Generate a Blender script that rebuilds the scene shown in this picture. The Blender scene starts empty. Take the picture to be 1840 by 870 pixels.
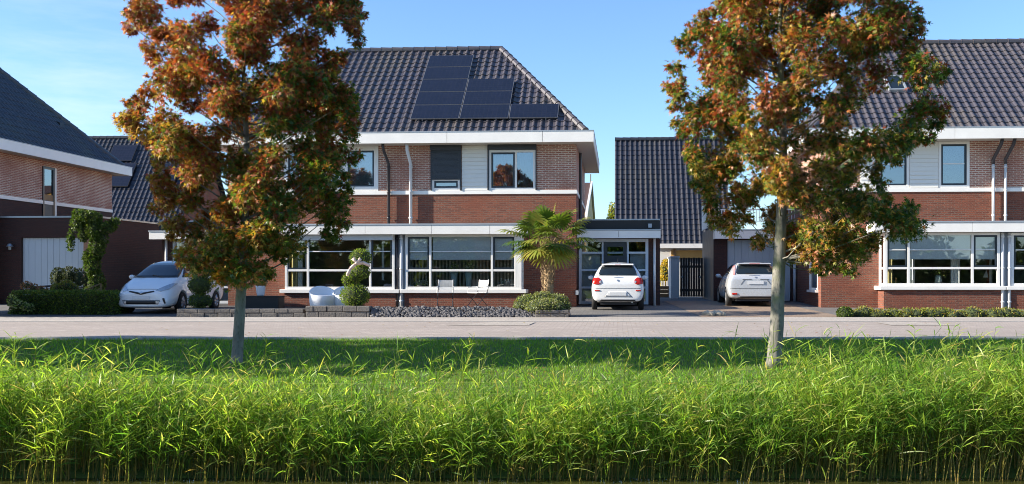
import bpy, bmesh, math, random
import numpy as np
from mathutils import Vector, Matrix
from mathutils.bvhtree import BVHTree
random.seed(7); rng = np.random.default_rng(7)
D = bpy.data; SC = bpy.context.scene; COL = SC.collection
R_ = math.radians
# ------------------------------------------------------------------ camera model
TH = R_(3.5); CT, ST = math.cos(TH), math.sin(TH)
FPX, U0, V0, CH = 1800.0, 1000.0, 497.0, 1.13      # focal in photo pixels, principal column, horizon row, eye height
def W(l, d, z=0.0): return Vector((l*CT - d*ST, l*ST + d*CT, z))
def PD(u, v, d): return W((u-U0)/FPX*d, d, CH+(V0-v)/FPX*d)
def PY(u, v, Y):
    a = (u-U0)/FPX
    return PD(u, v, Y/(CT+a*ST))
def PXX(u, v, X):
    a = (u-U0)/FPX
    return PD(u, v, X/(a*CT-ST))
def zg(d): return 0.0 if d < 28 else (0.2 if d > 38 else (d-28)*0.02)
def zgw(x, y): return zg(-x*ST + y*CT)
# ------------------------------------------------------------------ materials
def nt(m):
    m.use_nodes = True
    return m.node_tree.nodes, m.node_tree.links
def newmat(name):
    m = D.materials.new(name); n, l = nt(m)
    return m, n, l, n['Principled BSDF']
def inp(node, key, val):
    if key in node.inputs: node.inputs[key].default_value = val
def mixc(n, l, a, b, fac, mode='MIX'):
    x = n.new('ShaderNodeMix'); x.data_type = 'RGBA'; x.blend_type = mode
    for sock, val in ((x.inputs[0], fac), (x.inputs[6], a), (x.inputs[7], b)):
        if hasattr(val, 'links'): l.new(val, sock)
        elif isinstance(val, (int, float)): sock.default_value = val
        else: sock.default_value = (*val[:3], 1)
    return x.outputs[2]
def noise(n, l, vec, scale, detail=4, rough=.55):
    t = n.new('ShaderNodeTexNoise'); t.inputs['Scale'].default_value = scale
    t.inputs['Detail'].default_value = detail; t.inputs['Roughness'].default_value = rough
    if vec is not None: l.new(vec, t.inputs['Vector'])
    return t.outputs['Fac']
def ramp(n, l, fac, p0, p1, c0=(0, 0, 0), c1=(1, 1, 1)):
    r = n.new('ShaderNodeValToRGB'); e = r.color_ramp.elements
    e[0].position, e[1].position = p0, p1; e[0].color = (*c0, 1); e[1].color = (*c1, 1)
    l.new(fac, r.inputs[0]); return r.outputs[0]
def bump(n, l, h, strength, dist, bsdf):
    b = n.new('ShaderNodeBump'); b.inputs['Strength'].default_value = strength; b.inputs['Distance'].default_value = dist
    l.new(h, b.inputs['Height']); l.new(b.outputs[0], bsdf.inputs['Normal'])
def coords(n, kind='Object'):
    return n.new('ShaderNodeTexCoord').outputs[kind]
def plain(name, col, rough=.5, var=.18, scale=3.0, bmp=0.0, metal=0.0, spec=.5, fine=60.0, coat=0.0):
    m, n, l, p = newmat(name); tc = coords(n)
    f = noise(n, l, tc, scale); f2 = noise(n, l, tc, fine, 2)
    dark = tuple(c*(1-var) for c in col); lite = tuple(min(1, c*(1+var*.6)) for c in col)
    c = mixc(n, l, dark, lite, f); c = mixc(n, l, c, dark, ramp(n, l, f2, .55, .8))
    l.new(c, p.inputs['Base Color'])
    rr = n.new('ShaderNodeMapRange'); rr.inputs[3].default_value = max(.02, rough-.08); rr.inputs[4].default_value = min(1, rough+.12)
    l.new(f, rr.inputs[0]); l.new(rr.outputs[0], p.inputs['Roughness'])
    p.inputs['Metallic'].default_value = metal; inp(p, 'Specular IOR Level', spec); inp(p, 'Coat Weight', coat); inp(p, 'Coat Roughness', .05)
    if bmp: bump(n, l, f2, bmp, .01, p)
    return m
def brick(name, c1, c2, mortar, bw=.22, rh=.0625, ms=.012, rough=.85, bmp=.6, stain=.25):
    m, n, l, p = newmat(name); uv = coords(n, 'UV')
    b = n.new('ShaderNodeTexBrick'); b.inputs['Scale'].default_value = 1
    b.inputs['Brick Width'].default_value = bw; b.inputs['Row Height'].default_value = rh
    b.inputs['Mortar Size'].default_value = ms; b.inputs['Mortar Smooth'].default_value = .3
    b.inputs['Color1'].default_value = (*c1, 1); b.inputs['Color2'].default_value = (*c2, 1); b.inputs['Mortar'].default_value = (*mortar, 1)
    l.new(uv, b.inputs['Vector'])
    f = noise(n, l, uv, .9, 5); f2 = noise(n, l, uv, 34, 3)
    c = mixc(n, l, b.outputs['Color'], tuple(x*(1-stain) for x in c1), ramp(n, l, f, .45, .75))
    vr = ramp(n, l, f2, .3, .72, (.55, .55, .55), (1.4, 1.3, 1.25))
    c = mixc(n, l, c, vr, 1.0, 'MULTIPLY')
    l.new(c, p.inputs['Base Color']); p.inputs['Roughness'].default_value = rough
    inv = n.new('ShaderNodeMath'); inv.operation = 'SUBTRACT'; inv.inputs[0].default_value = 1; l.new(b.outputs['Fac'], inv.inputs[1])
    bump(n, l, inv.outputs[0], bmp, .006, p)
    return m
def leafmat(name, gloss=.35, trans=.45):
    m, n, l, p = newmat(name)
    a = n.new('ShaderNodeAttribute'); a.attribute_name = 'Col'
    l.new(a.outputs['Color'], p.inputs['Base Color']); p.inputs['Roughness'].default_value = gloss
    inp(p, 'Specular IOR Level', .35)
    t = n.new('ShaderNodeBsdfTranslucent')
    c = mixc(n, l, a.outputs['Color'], (1.5, 1.45, .7), 1.0, 'MULTIPLY'); l.new(c, t.inputs['Color'])
    mx = n.new('ShaderNodeMixShader'); mx.inputs[0].default_value = trans
    l.new(p.outputs[0], mx.inputs[1]); l.new(t.outputs[0], mx.inputs[2])
    l.new(mx.outputs[0], n['Material Output'].inputs['Surface'])
    return m
def glassmat(name, tint=(.95, .97, .97), refl=.10):
    m, n, l, p = newmat(name); n.remove(p)
    g = n.new('ShaderNodeBsdfGlossy'); g.inputs['Roughness'].default_value = .015; g.inputs['Color'].default_value = (.95, .97, 1, 1)
    t = n.new('ShaderNodeBsdfTransparent'); t.inputs['Color'].default_value = (*tint, 1)
    fr = n.new('ShaderNodeFresnel'); fr.inputs[0].default_value = 1.5
    ad = n.new('ShaderNodeMath'); ad.operation = 'ADD'; ad.use_clamp = True; ad.inputs[1].default_value = refl-.04
    l.new(fr.outputs[0], ad.inputs[0])
    tc = coords(n); f = noise(n, l, tc, .8, 1)
    b = n.new('ShaderNodeBump'); b.inputs['Strength'].default_value = .03; b.inputs['Distance'].default_value = .03
    l.new(f, b.inputs['Height']); l.new(b.outputs[0], g.inputs['Normal'])
    mx = n.new('ShaderNodeMixShader'); l.new(ad.outputs[0], mx.inputs[0]); l.new(t.outputs[0], mx.inputs[1]); l.new(g.outputs[0], mx.inputs[2])
    l.new(mx.outputs[0], n['Material Output'].inputs['Surface'])
    return m
M = {}
M['brick_light'] = brick('light_brick', (.42, .18, .125), (.28, .105, .075), (.62, .55, .46), ms=.014)
M['brick_dark'] = brick('red_brown_brick', (.24, .070, .036), (.125, .036, .022), (.15, .10, .075))
M['brick_black'] = brick('dark_brick', (.075, .028, .022), (.05, .02, .018), (.04, .028, .025), bmp=.4)
M['stone_block'] = plain('grey_wall_block', (.17, .155, .14), .9, .45, 2.2, bmp=1.0, fine=22)
M['white'] = plain('white_paint', (.80, .785, .75), .38, .13, 2.2)
M['white_wall'] = plain('white_render', (.70, .69, .66), .7, .1, 1.0)
M['cream'] = plain('cream_board', (.74, .73, .68), .45, .08, 1.0)
M['soffit'] = plain('soffit_board', (.50, .46, .40), .6, .1, 2)
M['zinc'] = plain('zinc_flashing', (.42, .45, .48), .4, .15, 4, metal=.5)
M['pipe_white'] = plain('pale_pipe', (.62, .63, .64), .35, .1, 3)
M['pipe_dark'] = plain('dark_pipe', (.035, .03, .035), .4, .2, 3)
M['dark'] = plain('dark_blue_paint', (.016, .024, .036), .3, .2, 3)
M['black'] = plain('black_board', (.012, .012, .013), .5, .3, 3)
M['shutter'] = plain('shutter_slat', (.032, .038, .048), .45, .15, 3)
M['greypanel'] = plain('grey_panel', (.40, .44, .48), .5, .08, 2)
M['doorgrey'] = plain('pale_grey_door', (.56, .61, .66), .5, .06, 1.5)
M['blind'] = plain('blind_fabric', (.80, .82, .80), .8, .1, 2)
M['curtain'] = plain('curtain_cloth', (.72, .70, .62), .9, .15, 2)
M['goldcurtain'] = plain('ochre_curtain', (.46, .38, .18), .9, .2, 2)
M['slat'] = plain('tan_slat', (.46, .39, .30), .7, .2, 4)
M['room'] = plain('room_paint', (.30, .27, .23), .9, .2, .7)
M['glass'] = glassmat('window_glass')
M['glass_up'] = glassmat('upper_window_glass', (.6, .68, .72), .26)
M['wood'] = plain('brown_wood', (.27, .15, .06), .6, .35, 5, bmp=.3)
M['darkwood'] = plain('dark_wood', (.028, .024, .02), .7, .35, 4, bmp=.3)
M['yellowwood'] = plain('ochre_timber', (.52, .30, .08), .6, .25, 3)
M['trunk'] = None
M['stone'] = plain('pale_stone', (.48, .42, .32), .8, .35, 8, bmp=.5)
M['rock'] = plain('grey_rock', (.14, .135, .14), .85, .55, 9, bmp=.6)
M['pot'] = plain('white_ceramic', (.74, .74, .76), .25, .05, 2)
M['ceramic'] = plain('pale_teal_ceramic', (.45, .58, .56), .25, .08, 3)
M['plasticwhite'] = plain('white_plastic', (.80, .81, .83), .35, .04, 2)
M['metalwhite'] = plain('white_metal', (.74, .74, .72), .4, .1, 6)
M['lampmetal'] = plain('galvanised_metal', (.5, .52, .54), .3, .1, 3, metal=.8)
# roof tiles
def tilemat(name, c, rough):
    m, n, l, p = newmat(name); tc = coords(n)
    f = noise(n, l, tc, 2.6, 3); g = noise(n, l, tc, .35, 4); h = noise(n, l, tc, 40, 3)
    col = mixc(n, l, tuple(x*.62 for x in c), tuple(x*1.35 for x in c), f)
    col = mixc(n, l, col, (c[0]*1.35, c[1]*1.3, c[2]*.95), ramp(n, l, g, .48, .72))
    col = mixc(n, l, col, tuple(x*.5 for x in c), ramp(n, l, h, .55, .75))
    l.new(col, p.inputs['Base Color']); p.inputs['Roughness'].default_value = rough; inp(p, 'Specular IOR Level', .5)
    bump(n, l, h, .25, .004, p)
    return m
M['tile'] = tilemat('anthracite_tile', (.066, .061, .074), .40)
M['tile_dark'] = tilemat('black_tile', (.034, .035, .046), .36)
M['tile_blue'] = tilemat('slate_blue_tile', (.055, .068, .088), .5)
# solar panel
def solarmat():
    m, n, l, p = newmat('solar_cells'); uv = coords(n, 'UV')
    b = n.new('ShaderNodeTexBrick'); b.offset = 0; b.inputs['Scale'].default_value = 1
    b.inputs['Brick Width'].default_value = .16; b.inputs['Row Height'].default_value = .16; b.inputs['Mortar Size'].default_value = .004
    b.inputs['Color1'].default_value = (.008, .010, .020, 1); b.inputs['Color2'].default_value = (.010, .012, .024, 1); b.inputs['Mortar'].default_value = (.02, .022, .032, 1)
    l.new(uv, b.inputs['Vector']); l.new(b.outputs['Color'], p.inputs['Base Color']); p.inputs['Roughness'].default_value = .22
    return m
M['solar'] = solarmat()
def barkmat():
    m, n, l, p = newmat('mossy_bark'); tc = coords(n)
    mp = n.new('ShaderNodeMapping'); mp.inputs['Scale'].default_value = (1, 1, .35); l.new(tc, mp.inputs[0])
    f = noise(n, l, mp.outputs[0], 9, 6); g = noise(n, l, tc, 2.2, 4); h = noise(n, l, mp.outputs[0], 38, 4)
    c = mixc(n, l, (.10, .10, .085), (.24, .225, .19), ramp(n, l, f, .3, .7))
    c = mixc(n, l, c, (.11, .135, .035), ramp(n, l, g, .52, .68))
    c = mixc(n, l, c, (.07, .065, .055), ramp(n, l, h, .56, .72))
    l.new(c, p.inputs['Base Color']); p.inputs['Roughness'].default_value = .9
    bump(n, l, f, .8, .02, p)
    return m
M['bark'] = barkmat()
M['leaf'] = leafmat('autumn_leaf', .42, .34)
M['green'] = leafmat('green_leaf', .45, .35)
M['reed'] = leafmat('reed_blade', .36, .55)
# ground materials
def pavemat(name, c1, c2, mo, bw, rh, ms, rough=.85, patch=None):
    m, n, l, p = newmat(name); uv = coords(n, 'UV')
    b = n.new('ShaderNodeTexBrick'); b.inputs['Scale'].default_value = 1
    b.inputs['Brick Width'].default_value = bw; b.inputs['Row Height'].default_value = rh; b.inputs['Mortar Size'].default_value = ms
    b.inputs['Color1'].default_value = (*c1, 1); b.inputs['Color2'].default_value = (*c2, 1); b.inputs['Mortar'].default_value = (*mo, 1)
    l.new(uv, b.inputs['Vector'])
    f = noise(n, l, uv, .35, 6); g = noise(n, l, uv, 3.5, 5); h = noise(n, l, uv, 30, 3)
    c = mixc(n, l, b.outputs['Color'], tuple(x*.72 for x in c1), ramp(n, l, f, .42, .72))
    c = mixc(n, l, c, tuple(x*1.25 for x in c1), ramp(n, l, g, .55, .8))
    mp = n.new('ShaderNodeMapping'); mp.inputs['Scale'].default_value = (.12, 2.2, 1); l.new(uv, mp.inputs[0])
    c = mixc(n, l, c, tuple(x*.70 for x in c1), ramp(n, l, noise(n, l, mp.outputs[0], 1.0, 6, .65), .50, .70))
    c = mixc(n, l, c, ramp(n, l, h, .3, .8, (.75, .75, .75), (1.12, 1.12, 1.12)), 1.0, 'MULTIPLY')
    l.new(c, p.inputs['Base Color']); p.inputs['Roughness'].default_value = rough
    bump(n, l, h, .5, .006, p)
    return m
M['road'] = pavemat('clinker_road', (.45, .385, .335), (.37, .315, .28), (.22, .19, .17), .21, .105, .008)
M['walk'] = pavemat('pavement_slab', (.50, .445, .385), (.44, .395, .345), (.25, .23, .205), .30, .30, .008)
M['drive'] = pavemat('driveway_paver', (.17, .165, .16), (.14, .135, .135), (.09, .09, .09), .30, .30, .01)
M['drive_tan'] = pavemat('tan_paver', (.33, .24, .17), (.28, .20, .14), (.17, .13, .1), .21, .105, .008)
M['asphalt'] = pavemat('dark_paver', (.085, .088, .095), (.07, .072, .08), (.05, .05, .055), .2, .1, .01)
M['kerb'] = plain('concrete_kerb', (.42, .41, .39), .85, .2, 4, bmp=.4)
def groundmat(name, cols, sc=1.0):
    m, n, l, p = newmat(name); tc = coords(n)
    f = noise(n, l, tc, .7*sc, 6); g = noise(n, l, tc, 6*sc, 6, .7); h = noise(n, l, tc, 60*sc, 3)
    c = mixc(n, l, cols[0], cols[1], ramp(n, l, f, .35, .68)); c = mixc(n, l, c, cols[2], ramp(n, l, g, .5, .75))
    c = mixc(n, l, c, ramp(n, l, h, .3, .7, (.6, .6, .6), (1.2, 1.2, 1.2)), 1.0, 'MULTIPLY')
    l.new(c, p.inputs['Base Color']); p.inputs['Roughness'].default_value = .95; bump(n, l, g, .6, .03, p)
    return m
M['turf'] = groundmat('turf', ((.07, .12, .015), (.09, .14, .02), (.13, .14, .03)))
M['soil'] = groundmat('soil', ((.05, .035, .025), (.07, .05, .035), (.09, .07, .05)))
def watermat():
    m, n, l, p = newmat('canal_water'); tc = coords(n)
    p.inputs['Base Color'].default_value = (.045, .05, .012, 1); p.inputs['Roughness'].default_value = .06
    f = noise(n, l, tc, 5, 4); bump(n, l, f, .15, .03, p)
    return m
M['water'] = watermat()
# cars
M['carwhite'] = plain('white_car_paint', (.78, .79, .80), .22, .03, 1.0, coat=.6)
M['carsilver'] = plain('silver_car_paint', (.57, .59, .62), .25, .04, 1.0, metal=.3, coat=.6)
M['carglass'] = plain('tinted_glass', (.012, .018, .022), .06, .3, 1.5, spec=.8)
M['tail'] = plain('red_lens', (.48, .018, .012), .15, .25, 9)
M['pinklens'] = plain('pale_red_lens', (.62, .25, .24), .15, .2, 9)
M['clear'] = plain('clear_lens', (.50, .54, .58), .08, .35, 14, metal=.4)
M['tyre'] = plain('tyre_rubber', (.014, .014, .015), .8, .3, 9)
M['rim'] = plain('alloy_rim', (.45, .46, .48), .3, .1, 5, metal=.7)
M['plate'] = plain('blank_plate', (.62, .64, .66), .4, .08, 3)
M['trim'] = plain('black_trim', (.012, .012, .014), .5, .2, 5)
M['seam'] = plain('panel_seam', (.10, .105, .115), .6, .1, 5)
# ------------------------------------------------------------------ mesh builder
def worg(p):
    v = Vector((0, 0, 0))
    while p is not None: v += Vector(p.location); p = p.parent
    return v
class MB:
    def __init__(s): s.v = []; s.f = []
    def add(s, vs, fs):
        o = len(s.v); s.v += [tuple(x) for x in vs]; s.f += [tuple(i+o for i in f) for f in fs]; return s
    def quad(s, *p): return s.add(p, [tuple(range(len(p)))])
    def box(s, x0, x1, y0, y1, z0, z1):
        if x0 > x1: x0, x1 = x1, x0
        if y0 > y1: y0, y1 = y1, y0
        if z0 > z1: z0, z1 = z1, z0
        return s.add([(x0, y0, z0), (x1, y0, z0), (x1, y1, z0), (x0, y1, z0), (x0, y0, z1), (x1, y0, z1), (x1, y1, z1), (x0, y1, z1)],
                     [(0, 3, 2, 1), (4, 5, 6, 7), (0, 1, 5, 4), (1, 2, 6, 5), (2, 3, 7, 6), (3, 0, 4, 7)])
    def prism(s, poly, ax, a0, a1):      # poly: 2-D outline; ax 'x','y','z' is the extrusion axis
        n = len(poly)
        def P(p, a): return {'x': (a, p[0], p[1]), 'y': (p[0], a, p[1]), 'z': (p[0], p[1], a)}[ax]
        vs = [P(p, a0) for p in poly] + [P(p, a1) for p in poly]
        fs = [tuple(range(n))[::-1], tuple(range(n, 2*n))] + [(i, (i+1) % n, n+(i+1) % n, n+i) for i in range(n)]
        return s.add(vs, fs)
    def tube(s, pts, rad, n=8, cap=True):
        pts = [Vector(p) for p in pts]
        if not hasattr(rad, '__len__'): rad = [rad]*len(pts)
        vs = []; fs = []; ref = None
        for i, p in enumerate(pts):
            t = (pts[min(i+1, len(pts)-1)] - pts[max(i-1, 0)]).normalized()
            if ref is None: ref = Vector((1, 0, 0)) if abs(t.x) < .8 else Vector((0, 1, 0))
            a = t.cross(ref).normalized(); b = t.cross(a); ref = -t.cross(b).cross(t) if False else ref
            for k in range(n):
                w = 2*math.pi*k/n; vs.append(p + (a*math.cos(w)+b*math.sin(w))*rad[i])
        for i in range(len(pts)-1):
            for k in range(n):
                k2 = (k+1) % n; fs.append((i*n+k, i*n+k2, (i+1)*n+k2, (i+1)*n+k))
        if cap: fs += [tuple(range(n))[::-1], tuple(range((len(pts)-1)*n, len(pts)*n))]
        return s.add(vs, fs)
    def lathe(s, prof, c=(0, 0, 0), n=20, ax='z'):
        vs = []; fs = []
        for r, h in prof:
            for k in range(n):
                w = 2*math.pi*k/n; x, y = r*math.cos(w), r*math.sin(w)
                vs.append({'z': (c[0]+x, c[1]+y, c[2]+h), 'x': (c[0]+h, c[1]+x, c[2]+y), 'y': (c[0]+x, c[1]+h, c[2]+y)}[ax])
        for i in range(len(prof)-1):
            for k in range(n):
                k2 = (k+1) % n; fs.append((i*n+k, i*n+k2, (i+1)*n+k2, (i+1)*n+k))
        return s.add(vs, fs)
    def ball(s, c, r, nu=12, nv=8, jit=0.0, sq=(1, 1, 1)):
        vs = []; fs = []
        for j in range(nv+1):
            ph = math.pi*j/nv
            for i in range(nu):
                w = 2*math.pi*i/nu; k = 1+random.uniform(-jit, jit)
                vs.append((c[0]+r*k*sq[0]*math.sin(ph)*math.cos(w), c[1]+r*k*sq[1]*math.sin(ph)*math.sin(w), c[2]+r*k*sq[2]*math.cos(ph)))
        for j in range(nv):
            for i in range(nu):
                i2 = (i+1) % nu; fs.append((j*nu+i, (j+1)*nu+i, (j+1)*nu+i2, j*nu+i2))
        return s.add(vs, fs)
    def build(s, name, mat, parent=None, smooth=False, loc=None, bevel=0.0, fix=False):
        org = Vector(loc) if (loc is not None and parent is None) else worg(parent)
        me = D.meshes.new(name); me.from_pydata([(Vector(v)-org)[:] for v in s.v], [], s.f)
        if fix:
            bm = bmesh.new(); bm.from_mesh(me); bmesh.ops.recalc_face_normals(bm, faces=bm.faces); bm.to_mesh(me); bm.free()
        uvl = me.uv_layers.new(name='UVMap'); nl = len(me.loops)
        if nl:
            co = np.array(s.v, dtype=np.float64).reshape(-1, 3)
            li = np.empty(nl, dtype=np.int32); me.loops.foreach_get('vertex_index', li)
            nf = len(me.polygons); nr = np.empty(nf*3); me.polygons.foreach_get('normal', nr); nr = np.abs(nr.reshape(-1, 3))
            tot = np.empty(nf, dtype=np.int32); me.polygons.foreach_get('loop_total', tot)
            ax = np.repeat(nr.argmax(1), tot); c = co[li]
            u = np.where(ax == 0, c[:, 1], c[:, 0]); v = np.where(ax == 2, c[:, 1], c[:, 2])
            uvl.data.foreach_set('uv', np.stack([u, v], 1).astype(np.float32).ravel())
        if smooth: me.polygons.foreach_set('use_smooth', [True]*len(me.polygons))
        me.materials.append(mat)
        o = D.objects.new(name, me); COL.objects.link(o)
        if parent is not None: o.parent = parent
        else: o.location = org
        if bevel:
            b = o.modifiers.new('bevel', 'BEVEL'); b.width = bevel; b.segments = 2; b.limit_method = 'ANGLE'
        return o
def tag(o, label=None, cat=None, group=None, kind=None):
    if label: o['label'] = label
    if cat: o['category'] = cat
    if group: o['group'] = group
    if kind: o['kind'] = kind
    return o
def thing(name, label, cat, loc=(0, 0, 0), rz=0.0, group=None):
    o = D.objects.new(name, None); COL.objects.link(o); o.location = loc; o.rotation_euler = (0, 0, rz); o.empty_display_size = .3
    return tag(o, label, cat, group)
def copy_tree(o, parent=None):
    c = o.copy(); COL.objects.link(c)
    if parent is not None: c.parent = parent
    for ch in list(o.children): copy_tree(ch, c)
    return c
# ------------------------------------------------------------------ instanced-shape meshes written with numpy
def rand_unit(n):
    v = rng.normal(size=(n, 3)); return v/np.linalg.norm(v, axis=1, keepdims=True)
def frames(a, roll_ref=None):
    """rotation matrices whose columns are (side, along, normal) for the along directions a"""
    a = a/np.linalg.norm(a, axis=1, keepdims=True)
    r = roll_ref if roll_ref is not None else rand_unit(len(a))
    s = np.cross(a, r); s /= np.linalg.norm(s, axis=1, keepdims=True)+1e-9
    n = np.cross(s, a)
    return np.stack([s, a, n], 2)
def mesh_np(name, V, Fq, cols, mat, parent=None, loc=None, smooth=False, kind=None):
    """V (n,3); Fq (m,4) or (m,3); cols (n,3)"""
    org = np.array(loc if (loc is not None and parent is None) else worg(parent)[:])
    me = D.meshes.new(name); k = Fq.shape[1]
    me.vertices.add(len(V)); me.vertices.foreach_set('co', (V-org).astype(np.float32).ravel())
    me.loops.add(Fq.size); me.loops.foreach_set('vertex_index', Fq.astype(np.int32).ravel())
    me.polygons.add(len(Fq)); me.polygons.foreach_set('loop_start', np.arange(0, Fq.size, k, dtype=np.int32))
    try: me.polygons.foreach_set('loop_total', np.full(len(Fq), k, dtype=np.int32))
    except Exception: pass
    if smooth: me.polygons.foreach_set('use_smooth', [True]*len(Fq))
    ca = me.color_attributes.new('Col', 'FLOAT_COLOR', 'POINT')
    ca.data.foreach_set('color', np.concatenate([cols, np.ones((len(cols), 1))], 1).astype(np.float32).ravel())
    me.update(calc_edges=True); me.validate()
    me.materials.append(mat); o = D.objects.new(name, me); COL.objects.link(o)
    if parent is not None: o.parent = parent
    else: o.location = org
    return o
def leaf_arrays(tv, tf, pos, rot, sc, col):
    n, k = len(pos), len(tv)
    V = np.einsum('nij,kj->nki', rot, tv)*sc[:, None, None] + pos[:, None, :]
    F = (np.arange(n)[:, None, None]*k + tf[None]).reshape(-1, tf.shape[1])
    return V.reshape(-1, 3), F, np.repeat(col, k, 0)
def star_leaf():
    tv = [(0, .25, 0)]; tf = []
    tips = [(-62, .62), (-33, .92), (0, 1.05), (33, .92), (62, .62)]
    tips = [(-105, .5), (-52, .78), (0, .95), (52, .78), (105, .5)]
    pts = []
    for i, (a, r) in enumerate(tips):
        if i == 0: pts.append((math.sin(R_(-150))*.2, math.cos(R_(-150))*.2, 0))
        pts.append((math.sin(R_(a))*r, math.cos(R_(a))*r, -.16*r))
        b = (a+tips[i+1][0])/2 if i < 4 else 150
        pts.append((math.sin(R_(b))*(.26 if i < 4 else .2), math.cos(R_(b))*(.26 if i < 4 else .2), .03))
    for p in pts: tv.append((p[0], p[1]+.25, p[2]))
    for i in range(5): tf.append((0, 1+2*i, 2+2*i, 3+2*i))
    return np.array(tv)*.62, np.array(tf)
STAR_V, STAR_F = star_leaf()
OVAL_V = np.array([(0, 0, 0), (.28, .45, .06), (0, 1, -.08), (-.28, .45, .06), (0, .5, -.02)]); OVAL_F = np.array([(0, 1, 2, 4), (0, 4, 2, 3)])
def pick(cols, p, n):
    c = np.array(cols)[rng.choice(len(cols), n, p=np.array(p)/sum(p))]
    return np.clip(c*(1+rng.normal(0, .18, (n, 1)))*(1+rng.normal(0, .06, (n, 3))), .004, .9)
def bush_np(name, pos, nrm, size, cols, p, parent=None, loc=None, mat=None, spread=.7):
    n = len(pos); a = nrm + rand_unit(n)*spread; a[:, 2] += .15
    V, F, C = leaf_arrays(OVAL_V, OVAL_F, pos, frames(a), size*rng.uniform(.6, 1.35, n), pick(cols, p, n))
    return mesh_np(name, V, F, C, mat or M['green'], parent, loc)
# ================================================================== houses
YF, YE, YB, YRE = 33.5, 32.76, 42.2, 42.8           # front wall, front eave, back wall, back eave (all three houses share them)
ZE0, ZE1, ZR = 5.54, 5.90, 9.74                    # eave fascia bottom / top, ridge
ZB = 3.90                                          # string course
def wall(mb, axis, pos, out, a0, a1, z0, z1, holes=(), th=.3):
    """a wall sheet with real openings; axis 'y': plane y=pos seen from -y (out=-1); axis 'x': plane x=pos"""
    As = sorted({a0, a1, *[h[0] for h in holes], *[h[1] for h in holes]}); Zs = sorted({z0, z1, *[h[2] for h in holes], *[h[3] for h in holes]})
    As = [a for a in As if a0-1e-6 <= a <= a1+1e-6]; Zs = [z for z in Zs if z0-1e-6 <= z <= z1+1e-6]
    def solid(i, j):
        if i < 0 or j < 0 or i >= len(As)-1 or j >= len(Zs)-1: return False
        ca, cz = (As[i]+As[i+1])/2, (Zs[j]+Zs[j+1])/2
        return not any(h[0] < ca < h[1] and h[2] < cz < h[3] for h in holes)
    inn = pos - out*th
    P = (lambda a, q, z: (a, q, z)) if axis == 'y' else (lambda a, q, z: (q, a, z))
    for i in range(len(As)-1):
        for j in range(len(Zs)-1):
            if not solid(i, j): continue
            A, B, C, E = As[i], As[i+1], Zs[j], Zs[j+1]
            flip = (out < 0) if axis == 'y' else (out > 0)
            q = [P(A, pos, C), P(B, pos, C), P(B, pos, E), P(A, pos, E)]; r = [P(A, inn, C), P(A, inn, E), P(B, inn, E), P(B, inn, C)]
            mb.quad(*(q if flip else q[::-1])); mb.quad(*(r if flip else r[::-1]))
            if not solid(i-1, j): mb.quad(P(A, pos, C), P(A, pos, E), P(A, inn, E), P(A, inn, C))
            if not solid(i+1, j): mb.quad(P(B, pos, C), P(B, inn, C), P(B, inn, E), P(B, pos, E))
            if not solid(i, j-1): mb.quad(P(A, pos, C), P(A, inn, C), P(B, inn, C), P(B, pos, C))
            if not solid(i, j+1): mb.quad(P(A, pos, E), P(B, pos, E), P(B, inn, E), P(A, inn, E))
    return mb
TP = [(0, 0), (.07, .018), (.15, .037), (.25, .045), (.35, .037), (.43, .018), (.52, .002), (.68, -.006), (.86, -.003)]
def roof_tiles(name, parent, mat, O, ex, es, Wd, S, clips, tw=.262, gauge=.335, amp=1.0):
    O, ex, es = Vector(O), Vector(ex).normalized(), Vector(es).normalized(); n = ex.cross(es)
    us = []
    k = 0
    while k*tw < Wd:
        us += [((k+t)*tw, h) for t, h in TP if (k+t)*tw <= Wd]; k += 1
    rows = []
    j = 0
    while j*gauge < S:
        rows.append((max(0, j*gauge-.02), .030, j)); rows.append((min(S, (j+1)*gauge-.02), .004, j)); j += 1
    V = []; F = []
    for s, lift, j in rows:
        rr = random.Random(j*31+len(us))
        for q, (u, h) in enumerate(us):
            jit = random.Random(j*977+int(u/tw)).uniform(-.004, .004)
            V.append(O + ex*u + es*(s+jit) + n*(h*amp+lift+jit))
    m = len(us)
    for r in range(len(rows)-1):
        for q in range(m-1): F.append((r*m+q, r*m+q+1, (r+1)*m+q+1, (r+1)*m+q))
    me = D.meshes.new(name); org = worg(parent); me.from_pydata([(v-org)[:] for v in V], [], F)
    bm = bmesh.new(); bm.from_mesh(me)
    for co, no in clips:
        bmesh.ops.bisect_plane(bm, geom=bm.verts[:]+bm.edges[:]+bm.faces[:], plane_co=Vector(co)-org, plane_no=Vector(no), clear_outer=True)
    bm.to_mesh(me); bm.free(); me.materials.append(mat)
    o = D.objects.new(name, me); COL.objects.link(o); o.parent = parent
    return o
def ridge_line(mb, A, B, r=.125, seg=.40):
    A, B = Vector(A), Vector(B); L = (B-A).length; n = max(1, int(L/seg)); d = (B-A)/n
    for i in range(n):
        p = A+d*i; q = A+d*(i+1.12)
        mb.tube([p, p+(q-p)*.06, q], [r*1.06, r*1.0, r*.86], 10)
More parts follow.
